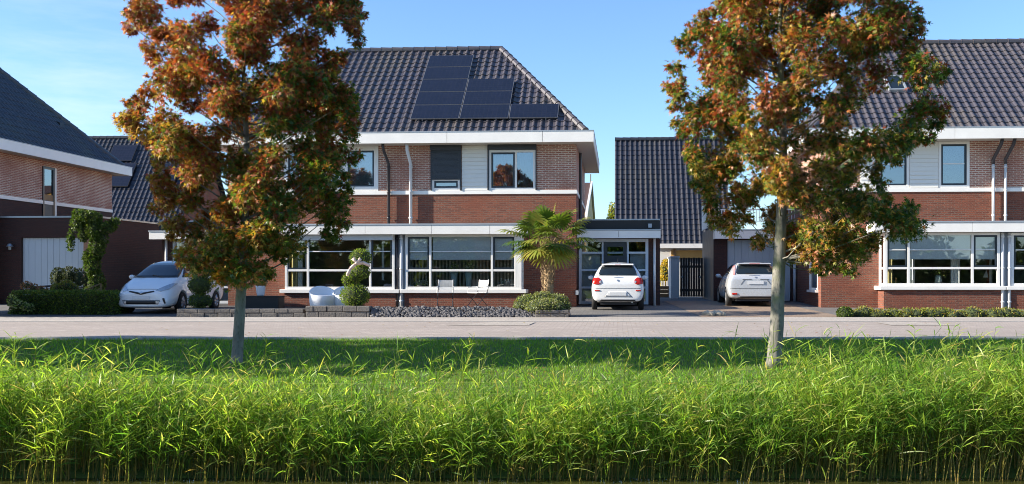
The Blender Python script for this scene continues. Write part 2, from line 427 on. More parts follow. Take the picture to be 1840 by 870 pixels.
def hip_roof(par, X0, X1, mat, faces=('f', 'r', 'l'), inset=.28, hip=3.35):
    """tiled hipped roof over eave rectangle; X0, X1 = walls"""
    x0, x1, y0, y1, ze = X0-.6+inset, X1+.6-inset, YE+inset+.1, YRE-inset, ZE1+.02
    ym = (y0+y1)/2; rl, rr = Vector((x0+hip, ym, ZR)), Vector((x1-hip, ym, ZR))
    c = [Vector((x0, y0, ze)), Vector((x1, y0, ze)), Vector((x1, y1, ze)), Vector((x0, y1, ze))]
    core = MB(); dz = Vector((0, 0, -.03))
    core.add([c[0]+dz, c[1]+dz, c[2]+dz, c[3]+dz, rl+dz, rr+dz], [(0, 1, 5, 4), (1, 2, 5), (2, 3, 4, 5), (3, 0, 4), (3, 2, 1, 0)])
    roof = core.build('roof', mat, par)
    def clipn(a, b, inside):
        d = (b-a); no = Vector((d.y, -d.x, 0)).normalized()
        if (inside-a).dot(no) > 0: no = -no
        return (a, no)
    mid = (rl+rr)/2
    h0, h1, h2, h3 = [(c[0], rl), (c[1], rr), (c[2], rr), (c[3], rl)]
    S = (Vector((0, ym-y0, ZR-ze))).length; Sh = Vector((hip, 0, ZR-ze)).length
    if 'f' in faces: roof_tiles('roof_tiles', roof, mat, c[0], (1, 0, 0), (0, ym-y0, ZR-ze), x1-x0, S, [clipn(*h0, mid), clipn(*h1, mid)])
    if 'r' in faces: roof_tiles('roof_tiles', roof, mat, c[1], (0, 1, 0), (-hip, 0, ZR-ze), y1-y0, Sh, [clipn(*h1, (c[1]+c[2])/2+Vector((-.5, 0, 0))), clipn(*h2, (c[1]+c[2])/2+Vector((-.5, 0, 0)))])
    if 'l' in faces: roof_tiles('roof_tiles', roof, mat, c[3], (0, -1, 0), (hip, 0, ZR-ze), y1-y0, Sh, [clipn(*h0, (c[0]+c[3])/2+Vector((.5, 0, 0))), clipn(*h3, (c[0]+c[3])/2+Vector((.5, 0, 0)))])
    rm = MB(); up = Vector((0, 0, .03))
    ridge_line(rm, rl+up, rr+up)
    for a, b in (h0, h1, h2, h3): ridge_line(rm, a+up, b+up)
    rm.build('ridge_tiles', mat, roof, smooth=False)
    return dict(O=c[0], es=Vector((0, ym-y0, ZR-ze)).normalized(), n=Vector((0, -(ZR-ze), ym-y0)).normalized(), roof=roof, c=c, rl=rl, rr=rr)
def seg_box(mb, x0, x1, y0, y1, z0, z1, joints, gap=.012):
    xs = [x0]+sorted(j for j in joints if x0 < j < x1)+[x1]
    for a, b in zip(xs[:-1], xs[1:]): mb.box(a+(gap/2 if a != x0 else 0), b-(gap/2 if b != x1 else 0), y0, y1, z0, z1)
def eaves(par, X0, X1, joints=()):
    a, b = X0-.6, X1+.6
    f = MB(); seg_box(f, a, b, YE, YE+.03, ZE0, ZE1, joints)
    f.box(a, a+.03, YE+.033, YRE-.033, ZE0, ZE1); f.box(b-.03, b, YE+.033, YRE-.033, ZE0, ZE1); f.box(a, b, YRE-.03, YRE, ZE0, ZE1)
    fo = f.build('fascia', M['white'], par)
    c = MB(); c.box(a-.015, b+.015, YE-.015, YE+.05, ZE1, ZE1+.025); c.box(b-.05, b+.015, YE+.053, YRE, ZE1, ZE1+.025); c.box(a-.015, a+.05, YE+.053, YRE, ZE1, ZE1+.025)
    c.build('fascia_cap', M['zinc'], fo)
    s = MB(); s.box(a+.034, b-.034, YE+.034, YF-.004, ZE0+.015, ZE0+.04); s.box(X1+.004, b-.034, YF, YRE-.034, ZE0+.015, ZE0+.04); s.box(a+.034, X0-.004, YF, YRE-.034, ZE0+.015, ZE0+.04)
    s.box(a+.034, b-.034, YE+.034, YRE-.034, ZE1-.04, ZE1-.015)
    s.build('soffit', M['soffit'], par)
def window(par, x0, x1, z0, z1, Y, cols=(), rows=(), thin=(), sash=(), fw=.08, name='window', glass='glass', fmat='white', sashw=.055, bar=.07, depth=.09):
    """framed window in the plane y=Y; cols/rows are mullion/transom centres, thin glazing bars, sash cells get a dark opening frame"""
    m = MB(); y0, y1 = Y, Y+depth
    m.box(x0, x0+fw, y0, y1, z0, z1); m.box(x1-fw, x1, y0, y1, z0, z1); m.box(x0+fw, x1-fw, y0, y1, z0, z0+fw); m.box(x0+fw, x1-fw, y0, y1, z1-fw, z1)
    X = [x0+fw-bar/2]+list(cols)+[x1-fw+bar/2]; Z = [z0+fw-bar/2]+list(rows)+[z1-fw+bar/2]
    for c in cols: m.box(c-bar/2, c+bar/2, y0+.004, y1, z0+fw, z1-fw)
    for r in rows:
        for a, b in zip(X[:-1], X[1:]): m.box(a+bar/2, b-bar/2, y0+.007, y1, r-bar/2, r+bar/2)
    for zt in thin:
        for a, b in zip(X[:-1], X[1:]): m.box(a+bar/2, b-bar/2, y0+.03, y1-.01, zt-.016, zt+.016)
    fr = m.build(name, M[fmat], par, bevel=.006)
    g = MB(); g.box(x0+fw*.5, x1-fw*.5, Y+.052, Y+.058, z0+fw*.5, z1-fw*.5); g.build('pane', M[glass], fr)
    if sash:
        for i, j in sash:
            s = MB()
            a, b, e, f = X[i]+bar/2+.003, X[i+1]-bar/2-.003, Z[j]+bar/2+.003, Z[j+1]-bar/2-.003; w = sashw
            for q in ((a, a+w, e, f), (b-w, b, e, f), (a+w, b-w, e, e+w), (a+w, b-w, f-w, f)): s.box(q[0], q[1], Y+.012, Y+.048, q[2], q[3])
            s.build('sash', M['dark'], fr, bevel=.004)
    return fr
def drape(mb, x0, x1, y, z0, z1, amp=.035, per=.11, ymid=None):
    n = max(6, int((x1-x0)/per*6)); vs = []
    for i in range(n+1):
        t = i/n; x = x0+(x1-x0)*t; o = amp*math.sin(t*(x1-x0)/per*2*math.pi)+.3*amp*math.sin(17*t+x0)
        vs += [(x, y+o, z0), (x, y+o*.8, z1)]
    mb.add(vs, [(2*i, 2*i+2, 2*i+3, 2*i+1) for i in range(n)])
def px(u, v, Y): return PY(u, v, Y).x
def pz(u, v, Y): return PY(u, v, Y).z
def bay(par, u0, u1, um, Y, vt, vs, vtr, vth, sashes, seedname='bay_window', open_left=True, wide_right=False):
    """projecting bay: framed front, glazed cheek, white sill and brick base"""
    uc = (u0+u1)/2; x0, x1 = px(u0, 470, Y), px(u1, 470, Y); zt, zs = pz(uc, vt, Y), pz(uc, vs, Y)
    cols = [px(u, 470, Y) for u in um]; rows = [pz(uc, vtr, Y)]; thin = [pz(uc, vth, Y)]
    fr = window(par, x0, x1, zs, zt, Y, cols, rows, thin, sashes, fw=.085, name=seedname)
    for x, sg in ((x0, 1), (x1, -1)):
        ck = MB()
        a, b = (x, x+.07) if sg > 0 else (x-.07, x)
        ck.box(a, b, Y+.093, Y+.17, zs, zt); ck.box(a, b, YF-.10, YF-.003, zs, zt); ck.box(a, b, Y+.17, YF-.10, zs, zs+.08); ck.box(a, b, Y+.17, YF-.10, zt-.08, zt)
        ck.box(a, b, Y+.17, YF-.10, rows[0]-.035, rows[0]+.035)
        cf = ck.build('cheek_frame', M['white'], fr, bevel=.005)
        cg = MB(); xx = x0+.03 if sg > 0 else x1-.036; cg.box(xx, xx+.006, Y+.15, YF-.08, zs+.05, zt-.05); cg.build('cheek_pane', M['glass'], fr)
    sl = MB(); sl.box(x0-.16, x1+(.16 if not wide_right else .3), Y-.07, YF-.003, zs-.125, zs-.003); sl.build('sill', M['white'], fr, bevel=.01)
    bb = MB(); z0 = 0.0; bb.box(x0-.03, x1+.03, Y+.02, YF-.002, z0, zs-.128); bb.build('bay_base', M['brick_dark'], fr)
    return fr, x0, x1, zs, zt
def downpipe(par, pts, r, mat, bands=True):
    m = MB(); m.tube(pts, r, 10)
    if bands:
        a, b = Vector(pts[-1]), Vector(pts[-2])
        for t in (.12, .55, .95):
            p = a.lerp(b, t); m.tube([p-Vector((0, 0, .025)), p+Vector((0, 0, .025))], r*1.25, 10)
    return m.build('downpipe', mat, par, smooth=True)
def siding(par, x0, x1, z0, z1, Y, pitch=.135):
    m = MB(); n = max(1, round((z1-z0)/pitch)); h = (z1-z0)/n
    for i in range(n):
        a = z0+i*h; m.prism([(Y-.035, a), (Y, a), (Y, a+h*.98), (Y-.012, a+h*.98)], 'x', x0, x1)
    return m.build('siding', M['cream'], par)
def shell(par, X0, X1, upper, lower, up_holes, lo_holes, upmat, lomat, right_holes_up=(), right_holes_lo=(), left_holes=()):
    u = MB(); wall(u, 'y', YF, -1, X0, X1, ZB+.131, ZE0+.3, up_holes)
    wall(u, 'x', X1, 1, YF+.3, YB, ZB+.131, ZE0+.3, right_holes_up); wall(u, 'x', X0, -1, YF+.3, YB, ZB+.131, ZE0+.3)
    u.box(X0+.3, X1-.3, YB-.3, YB, ZB+.131, ZE0+.3); u.build('upper_wall', upmat, par)
    l = MB(); wall(l, 'y', YF, -1, X0, X1, -.05, ZB-.001, lo_holes)
    wall(l, 'x', X1, 1, YF+.3, YB, -.05, ZB-.001, right_holes_lo); wall(l, 'x', X0, -1, YF+.3, YB, -.05, ZB-.001, left_holes)
    l.box(X0+.3, X1-.3, YB-.3, YB, -.05, ZB-.001); l.build('lower_wall', lomat, par)
    b = MB(); b.box(X0-.035, X1+.035, YF-.035, YF+.28, ZB, ZB+.13); b.box(X1-.28, X1+.035, YF+.283, YB, ZB, ZB+.13); b.box(X0-.035, X0+.28, YF+.283, YB, ZB, ZB+.13)
    b.build('string_course', M['white'], par, bevel=.006)
    r = MB()
    for z0, z1 in ((.15, 2.75), (3.0, ZE0+.2)):
        a, c, d, e = X0+.31, X1-.31, YF+.31, YF+4.2
        r.quad((a, d, z0), (c, d, z0), (c, e, z0), (a, e, z0)); r.quad((a, d, z1), (a, e, z1), (c, e, z1), (c, d, z1)); r.quad((a, e, z0), (c, e, z0), (c, e, z1), (a, e, z1))
        r.quad((a, d, z0), (a, e, z0), (a, e, z1), (a, d, z1)); r.quad((c, d, z0), (c, d, z1), (c, e, z1), (c, e, z0))
        mid = (a+c)/2; r.box(mid-.06, mid+.06, d, e, z0, z1)
    r.build('room', M['room'], par)
def canopy(par, x0, x1, joints, Y0=32.42, zt=None, zb=None, Y1=None, mat='white'):
    Y1 = YF-.003 if Y1 is None else Y1
    c = MB(); seg_box(c, x0, x1, Y0, Y0+.03, zb, zt-.05, joints); c.box(x0, x0+.03, Y0+.033, Y1, zb, zt-.05); c.box(x1-.03, x1, Y0+.033, Y1, zb, zt-.05)
    c.box(x0+.033, x1-.033, Y0+.033, Y1, zb+.012, zb+.04)
    o = c.build('canopy', M[mat], par)
    f = MB(); f.box(x0-.02, x1+.02, Y0-.02, Y1, zt-.048, zt); f.build('canopy_flashing', M['zinc'], o, bevel=.005)
    return o
YG = 32.75
# ------------------------------------------------------------------ middle house
MX0, MX1 = -13.3, -1.39
hm = thing('brick_house', 'wide brick house with nine solar panels on its hipped roof, between the trees', 'house', ((MX0+MX1)/2, YF, 0))
rm_ = hip_roof(hm, MX0, MX1, M['tile'])
eaves(hm, MX0, MX1, [px(u, 250, YE) for u in (560, 803, 975)])
def rectpx(u0, v0, u1, v1, Y=YF):
    uc, vc = (u0+u1)/2, (v0+v1)/2; return px(u0, vc, Y), px(u1, vc, Y), pz(uc, v1, Y), pz(uc, v0, Y)
wa = rectpx(617, 262, 680, 340); wb = rectpx(774, 262, 829, 340); wc = rectpx(877, 262, 964, 340); wz = rectpx(510, 262, 573, 340)
ztop = ZE0+.012; zbt = ZB+.131
holes_up = [(w[0], w[1], zbt, ztop) for w in (wz, wa, wb, wc)]
lb0, lb1 = px(512, 470, YG), px(709, 470, YG); rb0, rb1 = px(728, 470, YG), px(937, 470, YG)
zs_, zt_ = pz(720, 520, YG), pz(720, 420, YG)
holes_lo = [(lb0+.05, lb1-.05, zs_, zt_-.03), (rb0+.05, rb1-.05, zs_, zt_-.03)]
shell(hm, MX0, MX1, None, None, holes_up, holes_lo, M['brick_light'], M['brick_dark'])
# upper windows
def light_cell(w, a, b): return w[0]+(w[1]-w[0])*a, w[0]+(w[1]-w[0])*b
for w in (wz, wa):
    f = window(hm, w[0], w[1], zbt, ztop-.004, YF-.02, sash=[(0, 0)], fw=.15, glass='glass_up')
    c = MB(); c.box(w[0]+.12, w[1]-.12, YF+.20, YF+.21, zbt+.1, ztop-.1); c.build('net_curtain', M['blind'], f)
f = window(hm, wb[0]+.03, wb[1]-.03, zbt, ztop-.17, YF-.015, rows=[zbt+.36], sash=[(0, 0)], fw=.09, glass='glass_up')
s = MB(); s.box(wb[0], wb[1], YF-.14, YF-.002, ztop-.165, ztop-.004); s.build('shutter_box', M['shutter'], f, bevel=.01)
s = MB(); z = zbt+.36
while z < ztop-.17: s.box(wb[0]+.045, wb[1]-.045, YF-.05, YF-.03, z, min(z+.036, ztop-.166)); z += .04
s.build('roller_shutter', M['shutter'], f)
for a_ in (wb[0]+.002, wb[1]-.042): s = MB(); s.box(a_, a_+.04, YF-.06, YF-.02, zbt, ztop-.168); s.build('shutter_rail', M['shutter'], f)
c = MB(); c.box(wb[0]+.1, wb[1]-.1, YF+.2, YF+.21, zbt, ztop-.2); c.build('net_curtain', M['blind'], f)
xm = px(927, 300, YF)
f = window(hm, wc[0]+.03, wc[1]-.03, zbt, ztop-.17, YF-.015, cols=[xm], sash=[(0, 0)], fw=.08, glass='glass_up')
s = MB(); s.box(wc[0], wc[1], YF-.14, YF-.002, ztop-.165, ztop-.004); s.build('shutter_box', M['shutter'], f, bevel=.01)
for a_ in (wc[0]+.002, wc[1]-.028): s = MB(); s.box(a_, a_+.026, YF-.06, YF, zbt, ztop-.168); s.build('shutter_rail', M['dark'], f)
c = MB(); drape(c, wc[0]+.1, xm-.05, YF+.2, zbt, ztop-.18); c.build('net_curtain', M['curtain'], f)
c = MB(); drape(c, xm+.1, wc[1]-.1, YF+.3, zbt, ztop-.18); c.build('net_curtain', M['curtain'], f)
siding(hm, wb[1]+.02, wc[0]-.02, zbt+.005, ztop-.005, YF-.004)
siding(hm, wz[1]+.02, wa[0]-.02, zbt+.005, ztop-.005, YF-.004)
# canopy over both bays
zct, zcb = pz(720, 402, 32.42), pz(720, 421, 32.42)
canopy(hm, px(497, 410, 32.42), px(944, 410, 32.42), [px(u, 410, 32.42) for u in (656, 775, 880)], zt=zct, zb=zcb)
fl, a0, a1, zs, zt = bay(hm, 512, 709, (553, 665), YG, 420, 520, 486, 452, [(0, 1), (2, 1)])
bx = MB(); bx.box(px(538, 420, YG), a1-.02, YG-.13, YG-.003, pz(620, 432, YG), zcb-.004); bx.build('shutter_box', M['pipe_white'], fl, bevel=.012)
c = MB(); drape(c, a0+.12, px(541, 470, YG), YG+.24, zs+.04, zt-.08, .03, .12); c.build('curtain', M['goldcurtain'], fl)
c = MB(); c.box(px(532, 470, YG), px(540, 470, YG), YG+.20, YG+.21, zs+.04, zt-.1); c.build('curtain', M['curtain'], fl)
c = MB(); c.box(px(683, 470, YG), px(687, 470, YG), YG+.24, YG+.25, zs+.3, zt-.1); c.build('curtain', M['curtain'], fl)
fr_, b0, b1, zs, zt = bay(hm, 728, 937, (773, 884, 926), YG, 421, 520, 486, 452, [(0, 1), (2, 1)], wide_right=False)
zbm = pz(830, 467, YG)
for u0, u1 in ((735, 770), (777, 881), (888, 921)): c = MB(); c.box(px(u0, 470, YG), px(u1, 470, YG), YG+.085, YG+.092, zbm, zt-.06); c.build('blind', M['blind'], fr_)
c = MB(); x = b0+.12
while x < b1-.2: c.box(x, x+.055, YG+.5, YG+.515, zs+.02, zt-.1); x += .115
c.build('vertical_blind', M['slat'], fr_)
wp = MB(); wp.box(px(928, 470, YG), b1-.088, YG+.002, YG+.05, zs+.088, zt-.088); wp.build('post_panel', M['white'], fr_)
# party-wall strip and downpipes
p = MB(); p.box(a1+.035, b0-.035, YG+.12, YF-.003, 0.0, zcb-.003); p.build('infill_panel', M['greypanel'], hm)
downpipe(hm, [(px(711, 470, YG)+.03, YG+.06, zcb-.01), (px(711, 470, YG)+.03, YG+.06, .02)], .045, M['pipe_dark'])
downpipe(hm, [(px(721, 470, YG), YG+.02, zcb-.01), (px(721, 470, YG), YG+.02, .02)], .052, M['pipe_white'])
xk = px(697, 260, YF)
downpipe(hm, [(xk-.05, YE+.2, ZE0+.02), (xk-.04, YE+.25, ZE0-.18), (xk+.05, YF-.10, ZE0-.62), (xk+.05, YF-.10, zct)], .05, M['pipe_dark'])
xk = px(738, 260, YF)
downpipe(hm, [(xk-.02, YE+.2, ZE0+.02), (xk-.02, YE+.25, ZE0-.2), (xk+.02, YF-.10, ZE0-.62), (xk+.02, YF-.10, zct)], .055, M['pipe_white'])
# wall lamp beside the entrance and side wall downpipe
m = MB(); m.tube([(MX1+.06, YF+2.3, ZE0), (MX1+.06, YF+2.3, 3.0)], .05, 8); m.build('downpipe', M['pipe_dark'], hm)
m = MB(); m.box(px(1037, 528, YF)-.05, px(1037, 528, YF)+.05, YF-.07, YF-.002, pz(1037, 530, YF), pz(1037, 522, YF)); m.build('wall_socket', M['pipe_white'], hm, bevel=.01)
# entrance annex on the right, and its twin on the left
def annex(par, X0, X1, side):
    Y = 34.6; Yc = 34.15
    zt, zb = pz(1120, 412, Yc), pz(1120, 428, Yc); zu = pz(1120, 396, Yc+.25); g = zg(34.5)
    canopy(par, X0-(.0 if side > 0 else .25), X1+(.0 if side > 0 else 0), [(X0+X1)/2], Y0=Yc, zt=zt, zb=zb, Y1=Y+.3)
    u = MB(); u.box(X0, X1-.02, Yc+.25, Y+3.6, zt+.002, zu); o = u.build('roof_upstand', M['black'], par)
    c = MB(); c.box(X0-.02, X1, Yc+.22, Y+3.62, zu+.001, zu+.045); c.build('coping', M['zinc'], o)
    xs = [px(q, 480, Y) for q in (1040, 1083, 1128, 1165)]
    if side < 0: xs = [MX0+MX1-q for q in xs[::-1]]
    w = MB(); wall(w, 'y', Y, -1, X0, X1, -.05, zt, [(xs[0], xs[-1], g+.02, zb-.01)]); wall(w, 'x', X1 if side > 0 else X0, side, Y+.3, Y+3.6, -.05, zt)
    w.box(X0+.3, X1-.3, Y+3.3, Y+3.6, -.05, zt); w.box(X0+.3, X1-.3, Y+1.6, Y+1.62, g, zt-.1); w.build('annex_wall', M['brick_black'], par)
    e = window(par, xs[0], xs[-1], g+.04, zb-.015, Y-.01, cols=xs[1:3], rows=[g+1.82, g+.62, g+1.22], fw=.1, name='entrance_window', fmat='doorgrey')
    d = MB(); dx0, dx1 = xs[1]+.04, xs[2]-.04; zt2 = zb-.12
    wall(d, 'y', Y-.04, -1, dx0, dx1, g+.05, zt2, [(dx0+.12, dx1-.12, g+1.72, zt2-.16), (dx0+.12, dx1-.12, g+.9, g+1.5)], th=.06)
    do = d.build('front_door', M['dark'], par)
    for e0, e1 in ((g+1.7, zt2-.14), (g+.88, g+1.52)): q = MB(); q.box(dx0+.1, dx1-.1, Y-.012, Y-.006, e0, e1); q.build('door_pane', M['glass'], do)
    h = MB(); h.tube([(dx0+.06, Y-.045, g+1.1), (dx0+.06, Y-.09, g+1.1), (dx0+.16, Y-.09, g+1.1)], .012, 6); h.build('handle', M['lampmetal'], do)
    for e0, e1 in ((xs[0]+.1, xs[1]-.08), (xs[2]+.08, xs[3]-.1)): f = MB(); f.box(e0, e1, Y+.22, Y+.23, g+.1, g+1.8); f.build('frosted_film', M['greypanel'], e)
    xp = px(1176, 480, Y) if side > 0 else MX0+MX1-px(1176, 480, Y)
    downpipe(par, [(xp, Y-.07, zb), (xp, Y-.07, g)], .045, M['pipe_white'], False)
annex(hm, MX1+.003, 1.45, 1); annex(hm, MX0-2.84, MX0-.003, -1)
v = MB(); v.box(px(1168, 405, 34.38)-.06, px(1168, 405, 34.38)+.06, 34.3, 34.395, pz(1168, 409, 34.3), pz(1168, 402, 34.3)); v.build('wall_vent', M['greypanel'], hm)
# solar panels
M['panelframe'] = plain('anodised_frame', (.17, .175, .19), .4, .1, 4, metal=.3)
O, es, nn = rm_['O'], rm_['es'], rm_['n']; exv = Vector((1, 0, 0))
def on_roof(u, v):
    d0 = Vector((0, 0, CH)); dr = PD(u, v, 1.0)-d0; t = (O-d0).dot(nn)/dr.dot(nn); return d0+dr*t
pbl = on_roof(737, 220); s0 = (pbl-O).dot(es); xx0 = (pbl-O).x
pw = ((on_roof(1003, 219)-O).x-xx0)/3; ph = ((on_roof(770, 106)-O).dot(es)-s0)/5
plabels = {(0, 0): 'solar panel at the lower left corner of the array on the middle house', (0, 1): 'solar panel fourth from the top in the tall left column',
           (0, 2): 'solar panel in the middle of the tall left column of five', (0, 3): 'solar panel second from the top of the tall left column', (0, 4): 'topmost solar panel of the array, nearest the ridge',
           (1, 0): 'solar panel in the middle of the bottom row of three', (1, 1): 'solar panel in the middle of the short column of three', (1, 2): 'top solar panel of the short middle column of three',
           (2, 0): 'single solar panel at the right end of the bottom row beside the hip'}
for (i, j), lab in plabels.items():
    m = MB(); g = .012; hgt = .10
    def Q(a, s, h): return O+exv*(xx0+a)+es*(s0+s)+nn*h
    c8 = [Q(i*pw+g, j*ph+g, hgt), Q((i+1)*pw-g, j*ph+g, hgt), Q((i+1)*pw-g, (j+1)*ph-g, hgt), Q(i*pw+g, (j+1)*ph-g, hgt)]
    base = Q((i+.5)*pw, j*ph, .05); t = thing('solar_panel', lab, 'solar panel', base, group='solar panels on the middle house roof')
    up = nn*.038; F8 = [(0, 3, 2, 1), (4, 5, 6, 7), (0, 1, 5, 4), (1, 2, 6, 5), (2, 3, 7, 6), (3, 0, 4, 7)]
    fr = MB(); fr.add(c8+[q+up for q in c8], F8); fr.build('panel_frame', M['panelframe'], t)
    ce = (c8[0]+c8[2])/2; ins = [c+(ce-c)*.022+nn*.041 for c in c8]
    me = MB(); me.quad(*ins); o = me.build('cells', M['solar'], t)
    L = o.data.uv_layers[0].data
    for k, (a, b) in enumerate(((0, 0), (pw, 0), (pw, ph), (0, ph))): L[k].uv = (a, b)
    for a in (.25, .75):
        br = MB(); p0 = Q((i+a)*pw, j*ph+.02, .03); p1 = Q((i+a)*pw, (j+1)*ph-.02, .03)
        br.tube([p0, p0+nn*.07], .018, 6); br.tube([p0+nn*.03, p1+nn*.03], .014, 6); br.tube([p1, p1+nn*.07], .018, 6)
        br.build('bracket', M['lampmetal'], t)
# ------------------------------------------------------------------ right house
RX0, RX1 = 6.69, 18.6
hr = thing('brick_house', 'brick house with a roof skylight and kinked shade-coloured downpipes, behind the greener tree', 'house', ((RX0+RX1)/2, YF, 0))
rr_ = hip_roof(hr, RX0, RX1, M['tile'], ('f', 'l'))
eaves(hr, RX0, RX1, [px(u, 240, YE) for u in (1716,)])
wd = rectpx(1577, 258, 1634, 333); we = rectpx(1686, 256, 1742, 332); sl_ = rectpx(1545, 258, 1575, 333)
zct2, zcb2 = pz(1720, 397, 32.42), pz(1720, 417, 32.42)
zs2, zt2 = pz(1690, 514, YG), pz(1690, 418, YG)
ra0, ra1 = px(1590, 470, YG), px(1797, 470, YG); rc0 = px(1817, 470, YG); rc1 = rc0+(ra1-ra0)
# side wall window
pA, pB = PXX(1470, 450, RX0), PXX(1455, 450, RX0); sw = (pA.y, pB.y, PXX(1462, 521, RX0).z, PXX(1462, 432, RX0).z)
shell(hr, RX0, RX1, None, None, [(w[0], w[1], zbt, ztop) for w in (wd, we)], [(ra0+.05, ra1-.05, zs2, zt2-.03), (rc0+.05, rc1-.05, zs2, zt2-.03)], M['brick_light'], M['brick_dark'], left_holes=[sw])
for w in (wd, we):
    f = window(hr, w[0], w[1], zbt, ztop-.004, YF-.02, thin=[(zbt+ztop)/2+.03], sash=[(0, 0)], fw=.09, glass='glass_up')
    c = MB(); c.box(w[0]+.1, w[1]-.1, YF+.16, YF+.17, zbt+.1, ztop-.1); c.build('blind', M['blind'], f)
siding(hr, wd[1]+.01, we[0]-.01, zbt+.005, ztop-.005, YF-.004); siding(hr, sl_[0], wd[0]-.01, zbt+.005, ztop-.005, YF-.004)
m = MB(); y0, y1, z0, z1 = sw; X = RX0-.02
for q in ((y0, y0+.07, z0, z1), (y1-.07, y1, z0, z1), (y0+.07, y1-.07, z0, z0+.07), (y0+.07, y1-.07, z1-.07, z1), (y0+.07, y1-.07, (z0+z1)/2-.03, (z0+z1)/2+.03)): m.box(X, X+.1, *q)
m.box(X-.08, X+.05, y0-.05, y1+.05, z0-.08, z0-.003)
f = m.build('window', M['white'], hr); m = MB(); m.box(X+.05, X+.056, y0+.03, y1-.03, z0+.03, z1-.03); m.build('pane', M['glass'], f)
canopy(hr, px(1572, 405, 32.42), RX1+.3, [px(1747, 405, 32.42)], zt=zct2, zb=zcb2)
fa, x0, x1, zs, zt = bay(hr, 1590, 1797, (1633, 1748), YG, 418, 514, 482, 449, [(0, 1), (2, 1)])
zbm = pz(1690, 466, YG)
for u0, u1 in ((1597, 1630), (1637, 1745), (1752, 1790)): c = MB(); c.box(px(u0, 470, YG), px(u1, 470, YG), YG+.085, YG+.092, zbm, zt-.06); c.build('blind', M['blind'], fa)
c = MB(); drape(c, x0+.12, x0+.32, YG+.3, zs+.05, zt-.1, .02, .1); c.build('curtain', M['goldcurtain'], fa)
for u0, u1 in ((1642, 1656), (1722, 1740)): c = MB(); drape(c, px(u0, 470, YG), px(u1, 470, YG), YG+.75, zs+.02, zt-.1, .03, .1); c.build('curtain', M['blind'], fa)
fb, y0_, y1_, zs, zt = bay(hr, 1817, (1817+207), (1860, 1975), YG, 418, 514, 482, 449, [(0, 1), (2, 1)])
p = MB(); p.box(ra1+.035, rc0-.035, YG+.12, YF-.003, 0, zcb2-.003); p.build('infill_panel', M['greypanel'], hr)
for u in (1802, 1814):
    x = px(u, 470, YG); downpipe(hr, [(x, YG+.02, zcb2-.01), (x, YG+.02, .02)], .048, M['pipe_white'])
for u in (1790, 1812):
    x = px(u, 255, YF); downpipe(hr, [(x, YE+.2, ZE0+.02), (x-.02, YE+.25, ZE0-.15), (x-.13, YF-.10, ZE0-.6), (x-.13, YF-.10, ZE0-.75)], .055, M['pipe_dark'], False)  # upper run coloured dark for the eave's shade, lower run pale
    downpipe(hr, [(x-.13, YF-.10, ZE0-.75), (x-.13, YF-.10, zct2)], .045, M['pipe_white'])
# skylight
def on_roof_r(u, v):
    O2, n2 = rr_['O'], rr_['n']; d0 = Vector((0, 0, CH)); dr = PD(u, v, 1.0)-d0; return d0+dr*((O2-d0).dot(n2)/dr.dot(n2))
q = on_roof_r(1597, 167); O2, es2, n2 = rr_['O'], rr_['es'], rr_['n']; sx = (q-O2).x; ss = (q-O2).dot(es2); w_, h_ = .62, 1.05
def Q2(a, s, h): return O2+Vector((1, 0, 0))*(sx+a)+es2*(ss+s)+n2*h
m = MB(); F8 = [(0, 3, 2, 1), (4, 5, 6, 7), (0, 1, 5, 4), (1, 2, 6, 5), (2, 3, 7, 6), (3, 0, 4, 7)]
for a0, a1, b0, b1 in ((0, .07, 0, h_), (w_-.07, w_, 0, h_), (.07, w_-.07, 0, .07), (.07, w_-.07, h_-.07, h_)):
    k = [Q2(a0, b0, 0), Q2(a1, b0, 0), Q2(a1, b1, 0), Q2(a0, b1, 0)]; m.add(k+[z+n2*.13 for z in k], F8)
f = m.build('skylight', M['zinc'], hr); m = MB(); m.quad(Q2(.05, .05, .10), Q2(w_-.05, .05, .10), Q2(w_-.05, h_-.05, .10), Q2(.05, h_-.05, .10)); m.build('skylight_pane', M['carglass'], f)
# garage with roof terrace left of the right house
GY, gg = 38.0, zg(38); gx0, gx1 = px(1283, 480, GY), RX0-.003
zgt, zgb = pz(1345, 412, 37.55), pz(1345, 429, 37.55)
dx0, dx1 = px(1307, 480, GY), px(1421, 480, GY)
m = MB(); wall(m, 'y', GY, -1, gx0, gx1, 0, zgt-.03, [(dx0, dx1, gg, zgb-.02)]); m.build('garage_wall', M['brick_black'], hr)
m = MB(); m.box(gx0, gx0+.25, GY+.303, 43.2, 0, zgt+.12); m.box(gx0+.25, gx1, 42.9, 43.2, 0, zgt); m.build('garage_side_wall', M['greypanel'], hr).data.materials[0] = M['shutter']
canopy(hr, gx0-.02, gx1, [(gx0+gx1)/2], Y0=37.55, zt=zgt, zb=zgb, Y1=GY+.2)
m = MB(); m.box(gx0+.03, gx1-.02, GY+.203, 43.0, zgt-.1, zgt-.02); m.build('garage_roof', M['zinc'], hr)
m = MB(); x = dx0+.01; n = 9; bw_ = (dx1-dx0-.02)/n
for i in range(n): m.box(x+i*bw_+.006, x+(i+1)*bw_-.006, GY+.08, GY+.12, gg+.02, zgb-.03)
m.box(dx0+.005, dx1-.005, GY+.105, GY+.14, gg+.02, zgb-.03)
g = m.build('garage_door', M['doorgrey'], hr); g.data.materials[0] = M['greypanel']
xp = px(1428, 480, GY-.1); downpipe(hr, [(xp, GY-.09, zgb), (xp, GY-.09, gg)], .06, M['pipe_white'], False)
m = MB(); yb0 = PXX(1281, 390, gx0).y; m.box(gx0-.03, gx0+.02, yb0, 43.2, PXX(1270, 411, gx0).z, PXX(1270, 365, gx0).z)
b = m.build('terrace_screen', M['white'], hr); m = MB(); zr0, zr1 = pz(1290, 397, yb0), pz(1290, 376, yb0)
